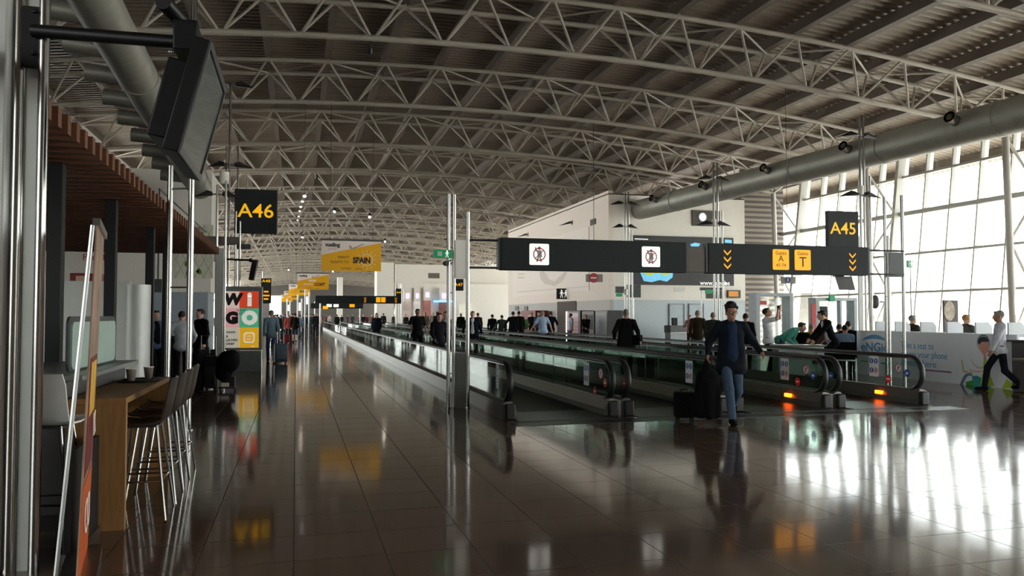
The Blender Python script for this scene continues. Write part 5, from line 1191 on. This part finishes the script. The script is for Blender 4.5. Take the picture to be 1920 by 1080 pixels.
t = thing('shop_lettering', 'small red shop lettering on the white cafe wall', 'lettering'); p = W(188, 483, Y=CY); text('PanMeat', .36, RED, FR((p.x, CY-.03, p.z)), t); text('fresh · bakery', .14, mat('faint_grey', (150, 150, 150), .6), FR((p.x+.2, CY-.03, p.z-.3)), t); base(t, (p.x, CY-.02, p.z))
YQ = 16.0; a = W(131, 512, Y=YQ); b = W(187, 532, Y=YQ); t = thing('red_cabinet', 'dark red cabinet with pale square showing above the steel partition', 'cabinet', (a.x, YQ, 0)); MB().box((0, 0, 0), (b.x-a.x, .5, a.z)).build('cabinet_body', mat('cabinet_red', (120, 24, 22), .5), t, bevel=.01); MB().box((.1, -.01, a.z-.24), (.32, 0, a.z-.05)).build('pale_square', mat('pale_square', (190, 160, 130), .5), t)
# ================================================================== BLOCK FRONT AND SIDE DETAILS
def plate(name, label, cat, u0, u1, v0, v1, Y, m, dep=.04, parts=None, grp=None):
    a = W(u0, v0, Y=Y); b = W(u1, v1, Y=Y); t = thing(name, label, cat); MB().box((a.x, Y-dep, b.z), (b.x, Y, a.z)).build('plate', m, t)
    if parts: parts(t, Y-dep)
    base(t, ((a.x+b.x)/2, Y, b.z)); return t
FYB = BY-.005
def bill(t, Y):
    LB = mat('billboard_light_blue', (110, 190, 226), .5, emit=.3); LG = mat('billboard_lime', (190, 200, 60), .5, emit=.2)
    def poly(pts, m, n, o=.0): q = [(W(u, v, Y=Y).x, W(u, v, Y=Y).z) for u, v in pts]; MB().prism(q[::-1], FR((0, Y-o, 0)), 0, .01).build(n, m, t)
    poly([(1199, 508), (1262, 508), (1261, 520), (1250, 528), (1237, 525), (1222, 529), (1207, 527)], LB, 'blue_tree_shape'); poly([(1205, 508), (1258, 508), (1256, 514), (1244, 517), (1240, 512), (1226, 513), (1220, 517), (1208, 514)], LG, 'lime_shape', .012)
    p = W(1322, 521, Y=Y); text('Powered by nature for', .16, WLIT, FR((p.x, Y-.003, p.z+.2)), t) if False else None
    p = W(1338, 531, Y=Y); text('www.omex', .34, WLIT, FR((p.x, Y-.003, p.z)), t); p = W(1362, 531, Y=Y); text('.be', .34, WLIT, FR((p.x, Y-.003, p.z)), t)
    poly([(1294, 458), (1303, 455), (1313, 457), (1310, 462), (1296, 462)], LB, 'blue_mark'); poly([(1359, 449), (1372, 450), (1372, 456), (1359, 455)], LB, 'blue_mark')
    p = W(1205, 448, Y=Y); poly([(1190, 447), (1215, 448), (1215, 449.5), (1190, 448.5)], WLIT, 'white_line')
plate('billboard', 'wide dark advertising billboard on the white block behind the overhead boards', 'billboard', 1186, 1375, 441, 536, FYB, mat('billboard_dark', (58, 58, 60), .6), .06, bill)
def clockp(t, Y): p = W(1317, 407, Y=Y); MB().prism(circ(.21), FR((p.x, Y, p.z)), 0, .03).build('white_disc', WLIT, t); ring_mb(FR((p.x, Y-.03, p.z)), .20, .24, .01).build('disc_rim', STEEL, t)
plate('wall_display', 'dark rectangular panel with a white disc high on the block', 'panel', 1297, 1349, 394, 425, FYB, mat('panel_taupe', (82, 76, 72), .6), .06, clockp)
for i, (u0, u1) in enumerate(((1256, 1282), (1293, 1318))):
    a = W(u0, 571, Y=FYB); b = W(u1, 571, Y=FYB); d_ = struct('door_%d' % (i+1), MB().box((a.x, FYB, 0), (b.x, FYB+.03, a.z)), mat('door_pale', (182, 194, 200), .5))
    fm = MB().box((a.x-.05, FYB-.03, 0), (a.x, FYB+.03, a.z+.05)).box((b.x, FYB-.03, 0), (b.x+.05, FYB+.03, a.z+.05)).box((a.x, FYB-.03, a.z), (b.x, FYB+.03, a.z+.05)); fm.build('door_frame', mat('door_frame_grey', (140, 146, 150), .5), d_); MB().ball((a.x+.08, FYB-.04, 1.05), .04).build('door_handle', STEEL, d_)
plate('wall_notice', 'thin framed notice strip on the block under the billboard', 'notice', 1264, 1284, 539, 547, FYB, mat('notice_pale', (214, 212, 206), .5), .02)
def amberp(t, Y): a = W(1366, 546, Y=Y); b = W(1384, 556, Y=Y); MB().box((a.x, Y-.02, b.z), (b.x, Y, a.z)).build('amber_text_panel', mat('dim_amber', (200, 130, 20), .5, emit=.2), t)
plate('amber_sign', 'small dark sign with amber text on the right end of the block', 'sign', 1363, 1387, 544, 559, FYB, DGREY, .1, amberp)
def mon(t, Y): a = W(1322, 543, Y=Y); b = W(1335, 551, Y=Y); MB().box((a.x, Y-.05, b.z), (b.x, Y, a.z)).build('exit_panel', GREEN, t)
plate('hanging_screen', 'dark hanging screen with green exit panel in front of the block', 'screen', 1323, 1352, 545, 560, 30.0, DGREY, .1, mon)
u_ = W(1316, 539, Y=30.0); t = thing('screen_pole', 'thin pole carrying the hanging screen before the block', 'pole', (u_.x, 30.05, 0)); MB().tube((0, 0, 0), (0, 0, u_.z), .03).build('tube', CHROME, t, True); MB().box((-.05, -.05, u_.z-.12), (1.0, .05, u_.z+.0)).build('cross_arm', DGREY, t)
plate('wall_screen', 'dark grey screen at the left edge of the block front', 'screen', 1172, 1200, 534, 558, 34.5, DGREY, .1, lambda t, Y: [MB().tube((W(1186, 0, Y=Y).x, Y+.1, 0), (W(1186, 0, Y=Y).x, Y+.1, W(1186, 534, Y=Y).z), .04).build('stand_tube', CHROME, t, True), MB().box((W(1153, 0, Y=Y).x, Y-.02, W(1153, 556, Y=Y).z), (W(1164, 0, Y=Y).x, Y+.08, W(1153, 550, Y=Y).z)).build('exit_panel', GREEN, t), MB().box((W(1152, 0, Y=Y).x, Y, W(1153, 549.5, Y=Y).z), (W(1175, 0, Y=Y).x, Y+.08, W(1153, 537, Y=Y).z)).build('sign_box', DGREY, t)])
# service desk and lift-side grey unit
a = W(1257, 612, Y=35.5); b = W(1300, 612, Y=35.5); t = thing('service_desk', 'grey service desk before the two doors of the block', 'desk', ((a.x+b.x)/2, 35.5, 0)); w = (b.x-a.x)/2
MB().box((-w, 0, 0), (w, .6, .75)).build('desk_body', mat('desk_pale', (168, 176, 176), .5), t); MB().box((-w-.02, -.05, .78), (w+.02, .65, 1.12)).build('desk_upper', mat('desk_grey', (88, 88, 88), .5), t); MB().box((-w-.02, -.05, .75), (w+.02, .65, .78)).build('desk_edge', STEEL, t); MB().box((-w+.2, .2, 1.12), (-w+.5, .3, 1.5)).build('terminal', BLACK, t, bevel=.02)
# side wall: mural, doorway, kiosks, lamps
SXW = BX-.005
def splate(name, label, cat, u0, u1, v0, v1, m, dep=.04, X=None, parts=None):
    X = X or SXW; z1 = W(u1, v0, X=X).z; z0 = W(u1, v1, X=X).z; t = thing(name, label, cat); MB().box((X-dep, Yat(u1, X), z0), (X, Yat(u0, X), z1)).build('plate', m, t)
    if parts: parts(t, X-dep)
    base(t, (X, (Yat(u0, X)+Yat(u1, X))/2, z0)); return t
def muralp(t, X):
    GS = mat('mural_shade', (222, 204, 194), .7); 
    def poly(pts, m, n): q = [(-Yat(u, X), W(u, v, X=X).z) for u, v in pts]; MB().prism(q[::-1], FX(X-.003, 0, 0), 0, .006).build(n, m, t)
    poly([(1012, 510), (1020, 508), (1030, 524), (1040, 528), (1050, 518), (1058, 510), (1064, 510), (1054, 528), (1040, 536), (1022, 533), (1014, 524)], GS, 'sketched_figure'); poly([(970, 547), (1105, 536), (1105, 537.5), (970, 548.5)], GS, 'drawn_line')
    for v in (512, 519): poly([(971, v), (983, v), (983, v+3), (971, v+3)], GS, 'caption_block')
splate('wall_mural', 'pale sketched mural panel on the pink-lit side wall of the block', 'mural', 962, 1105, 424, 545, mat('mural_pale', (246, 232, 222), .7, noise=.005), .03, parts=muralp)
splate('wall_vent', 'small dark vent high on the side wall of the block', 'vent', 1108, 1118, 409, 420, mat('vent_brown', (70, 50, 44), .6), .03)
def toi(t, X):
    yc = Yat(1060, X); m = MB()
    for dx in (-.25, .25): stick_man(FX(X-.003, yc+dx, W(1055, 551, X=X).z), .26, m)
    m.build('white_figures', WLIT, t); MB().box((X-.006, Yat(1047, X), 0), (X, Yat(1045, X), .1)) 
YT = Yat(1062, BX)
def toi2(t, Y):
    m = MB()
    for u in (1053, 1061): stick_man(FR((W(u, 551, Y=Y).x, Y-.002, W(u, 551, Y=Y).z)), .3, m)
    m.build('white_figures', WLIT, t)
plate('toilet_sign', 'black toilet sign with two white figures above the brown doorway', 'sign', 1043, 1068, 541, 561, YT, mat('toilet_black', (26, 24, 22), .5), .1, toi2)
struct('door_3', MB().box((SXW-.01, Yat(1080, SXW), 0), (SXW+.02, Yat(1045, SXW), W(1080, 564, X=SXW).z)), mat('doorway_brown', (76, 62, 56), .7))
def lamp(label, u, v, L=1):
    p = W(u, v, X=SXW); t = thing('wall_lamp', label, 'lamp', (p.x, p.y, p.z)); MB().add([(-.1, -.17, 0), (-.1, .17, 0), (-.55, .9, -.06), (-.1, 0, .15)], [(0, 1, 2), (0, 3, 1), (1, 3, 2), (2, 3, 0)]).build('wing_reflector', DGREY, t); MB().tube((0, 0, -.1), (0, 0, .2), .03).tube((0, 0, .02), (-.15, 0, .02), .025).build('bracket', DGREY, t)
lamp('wing-shaped lamp on the side wall, right of two', 1073, 419); lamp('wing-shaped lamp on the side wall, left of two', 990, 441)
def noe(t, Y): p = W(1113, 521, Y=Y); MB().prism(circ(.19), FR((p.x, Y, p.z)), 0, .01).build('red_disc', RED, t); MB().box((p.x-.12, Y-.016, p.z-.03), (p.x+.12, Y-.01, p.z+.03)).build('white_bar', STW, t)
plate('no_entry_sign', 'grey hanging panel with red no-entry disc under the overhead board', 'sign', 1098, 1129, 514, 529, 29.0, mat('panel_grey', (134, 130, 126), .5), .06, noe)
c_ = [o for o in col.objects if o.get('label', '').startswith('grey hanging panel')][0]
MB().tube((0, 0, .45), (0, 0, zb(11)-W(1113, 529, Y=29).z), .012, n=6).build('hanging_rod', DGREY, c_)
def infop(t, Y): p = W(1477, 524.5, Y=Y); MB().prism(circ(.1), FR((p.x, Y, p.z)), 0, .01).build('blue_disc', mat('deep_blue', (36, 50, 110), .5), t); text('i', .17, STW, FR((p.x, Y-.011, p.z)), t, bold=.006)
plate('information_sign', 'small grey hanging sign with a blue disc below the amber gate panels', 'sign', 1464, 1490, 519, 532, 22.05, mat('panel_grey', (134, 130, 126), .5), .05, infop)
c_ = [o for o in col.objects if o.get('label', '').startswith('small grey hanging')][0]; MB().tube((0, 0, .15), (0, 0, zb(16)-W(1477, 532, Y=22).z), .008, n=6).build('hanging_rod', DGREY, c_)
# vending area along the side wall
def unit(name, label, u0, u1, v, X, m, parts=None, dep=.8):
    y0, y1 = Yat(u1, X), Yat(u0, X); h = W(u1, v, X=X).z; t = thing(name, label, 'machine', (X, (y0+y1)/2, 0)); w = (y1-y0)/2
    MB().box((0, -w, 0), (dep, w, h)).build('cabinet', m, t, bevel=.02)
    if parts: parts(t, w, h)
    return t
def vend(t, w, h):
    MB().box((-.015, -w+.25, .6), (0, w-.08, h-.12)).build('lit_window', mat('vending_light', (90, 66, 76), .3, emit=.4, noise=.4, nscale=12), t)
    for i in range(5): MB().box((-.03, -w+.25, .7+i*.22), (-.015, w-.08, .715+i*.22)).build('shelf_strip', mat('shelf_orange', (210, 120, 60), .5, emit=.3), t)
    MB().box((-.03, w-.09, 0.05), (0, w-.01, h-.05)).build('light_strip', mat('strip_white', (250, 240, 225), .5, emit=3), t)
unit('vending_machine', 'lit vending machine with bright white strip beside the brown doorway', 1062, 1088, 582, 14.4, DGREY, vend)
unit('vending_machine', 'grey vending machine behind the long-haired woman', 1091, 1113, 583, 14.4, mat('vending_taupe', (110, 104, 98), .5), lambda t, w, h: MB().box((-.01, -w+.1, .9), (0, w-.2, h-.2)).build('front_window', BLACK, t))
unit('vending_machine', 'tall dark cabinet at the corner of the white block', 1116, 1139, 582, 14.4, mat('vending_dark', (36, 34, 36), .4), lambda t, w, h: MB().box((-.01, -w+.08, .2), (0, w-.08, h-.1)).build('front_panel', mat('vending_grey', (96, 98, 100), .4), t))
unit('photo_booth', 'dark red booth behind the crowd at the side wall', 977, 1004, 582, 14.3, mat('booth_red', (120, 24, 26), .5), lambda t, w, h: MB().box((-.01, -w+.3, .5), (0, 0, h-.3)).build('pale_print', mat('print_pale', (190, 130, 120), .5), t))
for i, u in enumerate((969, 986)): splate('wall_frame', 'small dark frame on the grey base of the side wall, %s of two' % ('left', 'right')[i], 'frame', u-3, u+3, 574, 582, DGREY, .02)
# ---- shops in the distance
def shopfront(i, label, u0, u1, v0, Y, lit):
    a = W(u0, v0, Y=Y); b = W(u1, v0, Y=Y); t = thing('distant_shop', label, 'shop front', ((a.x+b.x)/2, Y, 0)); w = (b.x-a.x)/2
    MB().box((-w, 0, 0), (w, .3, a.z-1.3)).build('display_opening', mat('shop_glow_%d' % i, lit, .5, emit=.35, noise=.45, nscale=1.2), t); MB().box((-w, -.15, a.z-1.3), (w, .3, a.z)).build('fascia', WHITE, t)
    MB().box((-w*.5, -.18, a.z-1.0), (w*.5, -.15, a.z-.5)).build('sign_strip', mat('lilac_sign', (206, 190, 230), .5, emit=.6), t)
struct('wall_shop_front', MB().box((W(752, 0, Y=YS).x, YS+.35, 0), (W(952, 0, Y=YS).x+6, YS+.8, W(752, 531, Y=YS).z)), WHITE)
shopfront(1, 'leftmost bright distant shop opening under a lilac sign', 757, 771, 540, YS, (150, 136, 128)); shopfront(2, 'narrow distant shop opening, second from the left', 776, 788, 540, YS, (176, 172, 168)); shopfront(3, 'distant shop opening with red glowing display', 794, 808, 538, YS, (128, 84, 78))
shopfront(4, 'distant shop opening with blue light strip by the steel post', 824, 840, 540, YS, (96, 62, 58))
t = find('by the steel post'); MB().box((-1, -.2, 2.9), (1, -.14, 3.05)).build('blue_light_strip', mat('blue_strip', (90, 170, 255), .5, emit=2), t)
plate('wall_grille', 'brown ventilation grille on the distant white wall', 'grille', 803, 824, 512, 522, YS+2, mat('grille_brown', (110, 100, 90), .6), .05)
struct('door_4', MB().box((Xat(861, YS), YS+.3, 0), (Xat(888, YS), YS+.36, W(870, 570, Y=YS).z)), mat('glass_door_pale', (226, 222, 204), .4, emit=.15))
def spots(u, v, Y, label):
    p = W(u, v, Y=Y); t = thing('ceiling_spotlight', label, 'lamp', tuple(p), 0); MB().ball((0, 0, 0), .06).build('bulb', LAMP, t); MB().tube((0, 0, .05), (0, 0, .22), .1, .06).build('housing', DGREY, t); MB().tube((0, 0, .2), (0, 0, max(.3, zb(p.x)-p.z)), .006, n=5).build('drop_rod', DGREY, t)
for u, v, Y, lb in ((567, 445, 57, 'warm glowing roof spotlight left of the nearest yellow banner'), (722, 453, 57, 'warm glowing roof spotlight right of the nearest yellow banner'), (541, 506, 92, 'small glowing roof spotlight above the COST banner, left one'), (624, 509, 92, 'small glowing roof spotlight right of the COST banner'), (627, 397, 43, 'faint roof spotlight among the trusses, left of two'), (693, 407, 43, 'faint roof spotlight among the trusses, right of two')): spots(u, v, Y, lb)
for i, (u, v) in enumerate(((571, 368), (567, 378), (564, 388), (562, 396), (560, 406), (558, 413))):
    Y = 29+i*7; p = W(u, v, Y=Y); t = thing('reflector_lamp', 'small silver reflector lamp in the row under the roof trusses, %s from the camera' % ORD[i], 'lamp', tuple(p), 0, 'row of reflector lamps'); MB().ball((0, 0, 0), (.07, .07, .05)).build('reflector', mat('reflector_white', (240, 240, 240), .3, emit=.8), t); MB().tube((0, 0, .05), (0, 0, max(.1, zb(p.x)-p.z)), .006, n=5).build('drop_rod', DGREY, t)
# exit signs on posts
for u0, u1, v0, v1, Y, lb in ((813, 847, 468, 484, 13.45, 'green running-man exit sign on the steel post'), (1700, 1711, 488, 502, 24.0, 'small dim green exit sign before the window wall')):
    a = W(u0, v0, Y=Y); b = W(u1, v1, Y=Y); t = thing('exit_sign', lb, 'sign'); MB().box((a.x, Y-.03, b.z), (b.x, Y+.03, a.z)).build('green_panel', GREEN, t, bevel=.004)
    w = b.x-a.x; stick_man(FR((b.x-w*.28, Y-.03, (a.z+b.z)/2)), (a.z-b.z)*.6).build('white_runner', WLIT, t); MB().box((a.x+w*.2, Y-.034, b.z+.03), (a.x+w*.45, Y-.03, a.z-.03)).build('white_door', mat('dull_white', (190, 200, 196), .5), t)
    if Y > 20: MB().tube((b.x-.05, Y+.05, 0), (b.x-.05, Y+.05, a.z), .02).build('pole', STEEL, t)
    base(t, (a.x, Y, b.z))
t = thing('dome_camera', 'small dome camera under the green exit sign', 'camera', tuple(W(835, 494, Y=13.45))); MB().ball((0, 0, 0), .045).build('dome', DGREY, t, True); MB().tube((0, 0, .02), (.1, .02, .06), .012).build('bracket', STEEL, t)
# board-mounted dark monitor hanging under the right board
a = W(1575, 517, Y=13.6); t = thing('hanging_monitor', 'dark tilted monitor hanging below the right overhead board', 'monitor'); MB().hexa([tuple(W(1573, 544, Y=13.6)), tuple(W(1604, 544, Y=13.6)), tuple(W(1604, 544, Y=13.8)), tuple(W(1573, 544, Y=13.8)), tuple(W(1565, 518, Y=13.6)), tuple(W(1597, 518, Y=13.6)), tuple(W(1597, 518, Y=13.8)), tuple(W(1565, 518, Y=13.8))]).build('monitor_body', mat('monitor_grey', (58, 56, 54), .5), t); MB().box((a.x-.1, 13.6, ZB0-.02), (a.x+.1, 13.7, ZB0)).build('mount_plate', DGREY, t); base(t, tuple(a))
# ---- gate A45 glass portals, mirror, poster, outside
def portal(name, label, u0, u1, v0, Y, sign=None):
    a = W(u0, v0, Y=Y); b = W(u1, v0, Y=Y); t = thing(name, label, 'portal', (a.x, Y, 0)); w = b.x-a.x; h = a.z; fr = mat('portal_frame', (150, 156, 158), .5, .2)
    MB().box((0, 0, 0), (.14, .5, h)).build('side_post', fr, t); MB().box((w-.14, 0, 0), (w, .5, h)).build('side_post', fr, t); MB().box((.14, 0, h-.12), (w-.14, .5, h)).build('header', fr, t); MB().box((.14, .22, 0), (w-.14, .235, h-.12)).build('glass_pane', PANE, t)
    return t, w, h
t, w, h = portal('glass_portal', 'grey-framed glass portal with red lettering sign behind the photographer', 1418, 1487, 549, 25.0); MB().box((.2, .19, h-.42), (.55, .21, h-.28)).build('red_sign', mat('portal_red', (200, 60, 50), .5), t); text('EXIT', .1, STW, FR((.37, .188, h-.35)), t) if False else None
t, w, h = portal('gate_portal', 'grey-framed gate doorway with small A45 sign before the windows', 1530, 1607, 558, 27.0); MB().box((.16, -.03, h-1.35), (.5, -.0, h-.35)).build('gate_sign_panel', SIGNB, t); text('A45', .19, YEL, FR((.33, -.033, h-.85)), t)
MB().box((w*.62, .1, 0), (w*.66, .3, h-.12)).build('door_stile', mat('portal_frame', (150, 156, 158)), t); MB().box((w*.3, -.1, h-.15), (w*.42, .0, h+.1)).build('exit_box', GREEN, t)
plate('upright_banner', 'faded red upright banner left of the gate doorway', 'banner', 1520, 1529, 569, 680, 26.5, mat('panel_red', (190, 70, 70), .6), .06)
p = W(1645, 566, Y=21.0); t = thing('convex_mirror', 'round grey convex mirror on a curved arm before the window', 'mirror', (p.x, 21.0, 0)); MB().ball((-.08, 0, p.z), (.10, .16, .22), 18, 12).build('mirror_dome', mat('mirror_back', (150, 150, 150), .3, .4), t, True); MB().path([(0, 0, p.z), (.25, 0, p.z), (.38, 0, p.z-.15), (.38, 0, 0)], .025, 8).build('arm', STEEL, t, True)
def post_p(t, Y):
    MB().box((W(1780, 600, Y=Y).x-.2, Y, 0), (W(1780, 600, Y=Y).x+.2, Y+.04, W(1780, 640, Y=Y).z)).build('stand_leg', DGREY, t)
    return post_q(t, Y)
def post_q(t, Y): p = W(1780, 583, Y=Y); m = [(W(1780, 583, Y=Y).x+.2*math.cos(a), W(1780, 583, Y=Y).z+.3*math.sin(a)) for a in np.linspace(0, 2*PI, 20)[:-1]]; MB().prism(m, FR((0, Y, 0)), 0, .01).build('pale_oval', mat('poster_oval', (196, 176, 156), .5, noise=.4, nscale=8), t)
plate('poster', 'dark upright poster with pale oval picture behind the booth', 'poster', 1767, 1795, 563, 640, 19.6, mat('poster_dark', (78, 66, 60), .5), .05, post_p)
t = thing('jet_bridge', 'pale grey jet bridge outside the window wall', 'jet bridge', (36, 40, -4.5)); JB = mat('jet_bridge_paint', (190, 188, 182), .6); MB().box((-6, -2, 4.3), (22, 1.6, 7.2)).build('tunnel', JB, t, bevel=.2)
for x in (-2, 8, 18): MB().tube((x, 0, 0), (x, 0, 4.4), .35).build('support_leg', STEEL, t, True)
MB().tube((-6, -.2, 4.3), (-6, -.2, 7.4), 2.4, n=24).build('rotunda', JB, t, True)
t = thing('terminal_building', 'pale terminal wing far outside the windows', 'building', (120, 150, -4.5)); MB().box((-20, -60, 0), (20, 60, 9)).build('wall', mat('outside_wall', (214, 212, 206), .8), t); MB().box((-20.1, -58, 4), (-20, 58, 6.5)).build('window_band', mat('outside_glass', (120, 140, 150), .2), t)
# cafe tables at the far right
x, y = XY(1915, 15.5); t = thing('cafe_table', 'small round cafe table cut by the right edge of the picture', 'table', (x+.3, y, 0)); MB().tube((0, 0, .72), (0, 0, .75), .38, n=28).build('tabletop', mat('table_brown', (96, 84, 76), .5), t); MB().tube((0, 0, 0), (0, 0, .72), .035).build('column', STEEL, t, True); MB().tube((0, 0, 0), (0, 0, .02), .22, n=24).build('foot', STEEL, t)
t = thing('waste_bin', 'grey square bin under the shelf at the right edge', 'bin', (*XY(1928, 16.6), 0)); MB().box((-.25, -.2, 0), (.25, .2, 1.05)).build('bin_body', mat('bin_grey', (84, 80, 78), .5), t, bevel=.02); MB().box((-.35, -.25, 1.05), (.35, .25, 1.09)).build('bin_top', DGREY, t)
# ================================================================== FAR CROWD
rc = random.Random(11)
P('man in pale blue jacket and cap pulling a blue suitcase along the left aisle', 509, None, 27.6, turn=PI+.1, hgt=1.78, top=(120, 146, 160), bottom=(70, 90, 120), hair='grey', cap=(60, 110, 190), res=.012, rh=(-.25, .18, .85), shorts=False, **stride(.2))
x, y = XY(527, 26.6); suitcase('blue-grey suitcase rolling behind the man with the cap', x, y, .2, .42, .28, .66, (70, 90, 104), .38)
aisle = [(553, 47, (40, 38, 26), (62, 66, 90), 'person in dark top and blue shorts walking away in the left aisle', 1), (541, 50, (178, 78, 74), (40, 36, 40), 'person in red top beside the dark-topped walker', 0), (520, 46, (52, 52, 46), (28, 26, 30), 'person in olive jacket behind the blue suitcase', 0),
         (531, 60, (60, 80, 110), (40, 44, 56), 'distant person in blue jacket among the aisle crowd', 0), (516, 66, (84, 70, 56), (34, 32, 34), 'distant person in tan coat at the left of the aisle crowd', 0), (546, 72, (32, 34, 40), (30, 30, 34), 'distant person in black coat in the middle of the aisle', 0),
         (563, 58, (110, 128, 148), (80, 90, 110), 'distant person in pale blue shirt right of the blue shorts', 0), (571, 62, (40, 46, 60), (34, 36, 44), 'distant person in navy coat near the thin aisle pole', 0), (581, 66, (46, 78, 96), (50, 50, 60), 'distant person in teal jacket right of the aisle pole', 0),
         (588, 70, (36, 34, 38), (60, 60, 70), 'distant person in dark jacket just left of the walkway start', 0), (596, 80, (120, 100, 90), (40, 40, 46), 'far person in beige jacket above the walkway end', 0), (525, 90, (50, 50, 56), (30, 30, 34), 'very distant person in grey near the bright far opening', 0), (536, 96, (90, 60, 50), (30, 30, 34), 'very distant person in brown in the aisle', 0), (555, 100, (50, 60, 70), (30, 30, 34), 'very distant person in slate jacket in the aisle', 0)]
cn = [('plum', (88, 50, 70)), ('khaki', (98, 92, 66)), ('sky blue', (130, 160, 190)), ('maroon', (92, 34, 34)), ('ivory', (200, 196, 184)), ('forest green', (36, 62, 44)), ('mustard', (170, 130, 50)), ('denim', (70, 88, 120)), ('graphite', (46, 46, 50)), ('peach', (200, 150, 130)), ('ink blue', (26, 34, 60)), ('chestnut', (90, 56, 40))]
for i, (u, d_) in enumerate(((513, 54), (526, 52), (535, 66), (548, 58), (559, 70), (566, 78), (575, 74), (585, 84), (592, 60), (600, 90), (521, 76), (543, 84))): aisle.append((u, d_, cn[i][1], (40, 40, 48), 'distant person in %s top in the crowd of the left aisle' % cn[i][0], 0))
for u, d_, c_, b_, lb, sh_ in aisle: P(lb, u, None, d_, turn=PI+rc.uniform(-.3, .3), hgt=rc.uniform(1.66, 1.82), top=c_, bottom=b_, shorts=bool(sh_), hair=rc.choice(['brown', 'black', 'grey']), res=.02, **stride(rc.uniform(.05, .25)))
x, y = XY(538, 46); suitcase('small red suitcase pulled in the left aisle', x, y, .1, .34, .24, .52, (120, 30, 44), .35)
hall = [(603, 4.0, (36, 36, 46)), (612, 6.2, (120, 60, 60)), (618, 4.2, (196, 190, 180)), (641, 6.0, (40, 36, 34)), (652, 9.8, (90, 70, 60)), (661, 8.1, (60, 66, 80)), (673, 9.9, (140, 110, 80)), (681, 8.0, (30, 30, 34)), (688, 9.7, (104, 40, 46)), (697, 8.3, (140, 96, 90)), (719, 8.2, (50, 48, 54)), (739, 10.0, (60, 58, 60)), (761, 9.9, (28, 28, 30)), (797, 8.2, (140, 130, 116)), (812, 10.1, (150, 140, 126)), (820, 8.4, (40, 48, 74))]
nm = {(36, 36, 46): 'dark navy', (120, 60, 60): 'dusty red', (196, 190, 180): 'cream white', (40, 36, 34): 'dark brown', (90, 70, 60): 'tan', (60, 66, 80): 'slate', (140, 110, 80): 'camel', (30, 30, 34): 'black', (104, 40, 46): 'burgundy', (140, 96, 90): 'rose', (50, 48, 54): 'charcoal', (60, 58, 60): 'mid grey', (28, 28, 30): 'jet black', (140, 130, 116): 'beige', (150, 140, 126): 'sand', (40, 48, 74): 'royal navy'}
for i, (u, X, c_) in enumerate(hall): P('distant walkway passenger in %s top, %s from the left over the walkways' % (nm[c_], ORD[i]), u, X, turn=rc.choice([0, PI])+rc.uniform(-.4, .4), hgt=rc.uniform(1.62, 1.84), top=c_, bottom=(36, 38, 46), hair=rc.choice(['brown', 'black', 'grey', 'blonde']), res=.02, z=.012)
# thin poles in the aisle
for i, (u, v0, Y) in enumerate(((572, 541, 62), (558, 552, 60), (538, 560, 80))):
    z = W(u, v0, Y=Y).z; x = Xat(u, Y); t = thing('aisle_pole', 'thin white light pole in the aisle crowd, %s' % ('right and tallest', 'middle', 'left and smallest')[i], 'pole', (x, Y, 0)); MB().tube((0, 0, 0), (0, 0, z), .05, n=10).tube((.28, 0, 0), (.28, 0, z-.3), .05, n=10).build('tube', STEEL, t, True); MB().box((.05, -.05, z-1.2), (.24, .05, z-.6)).build('sign_box', WLIT, t)
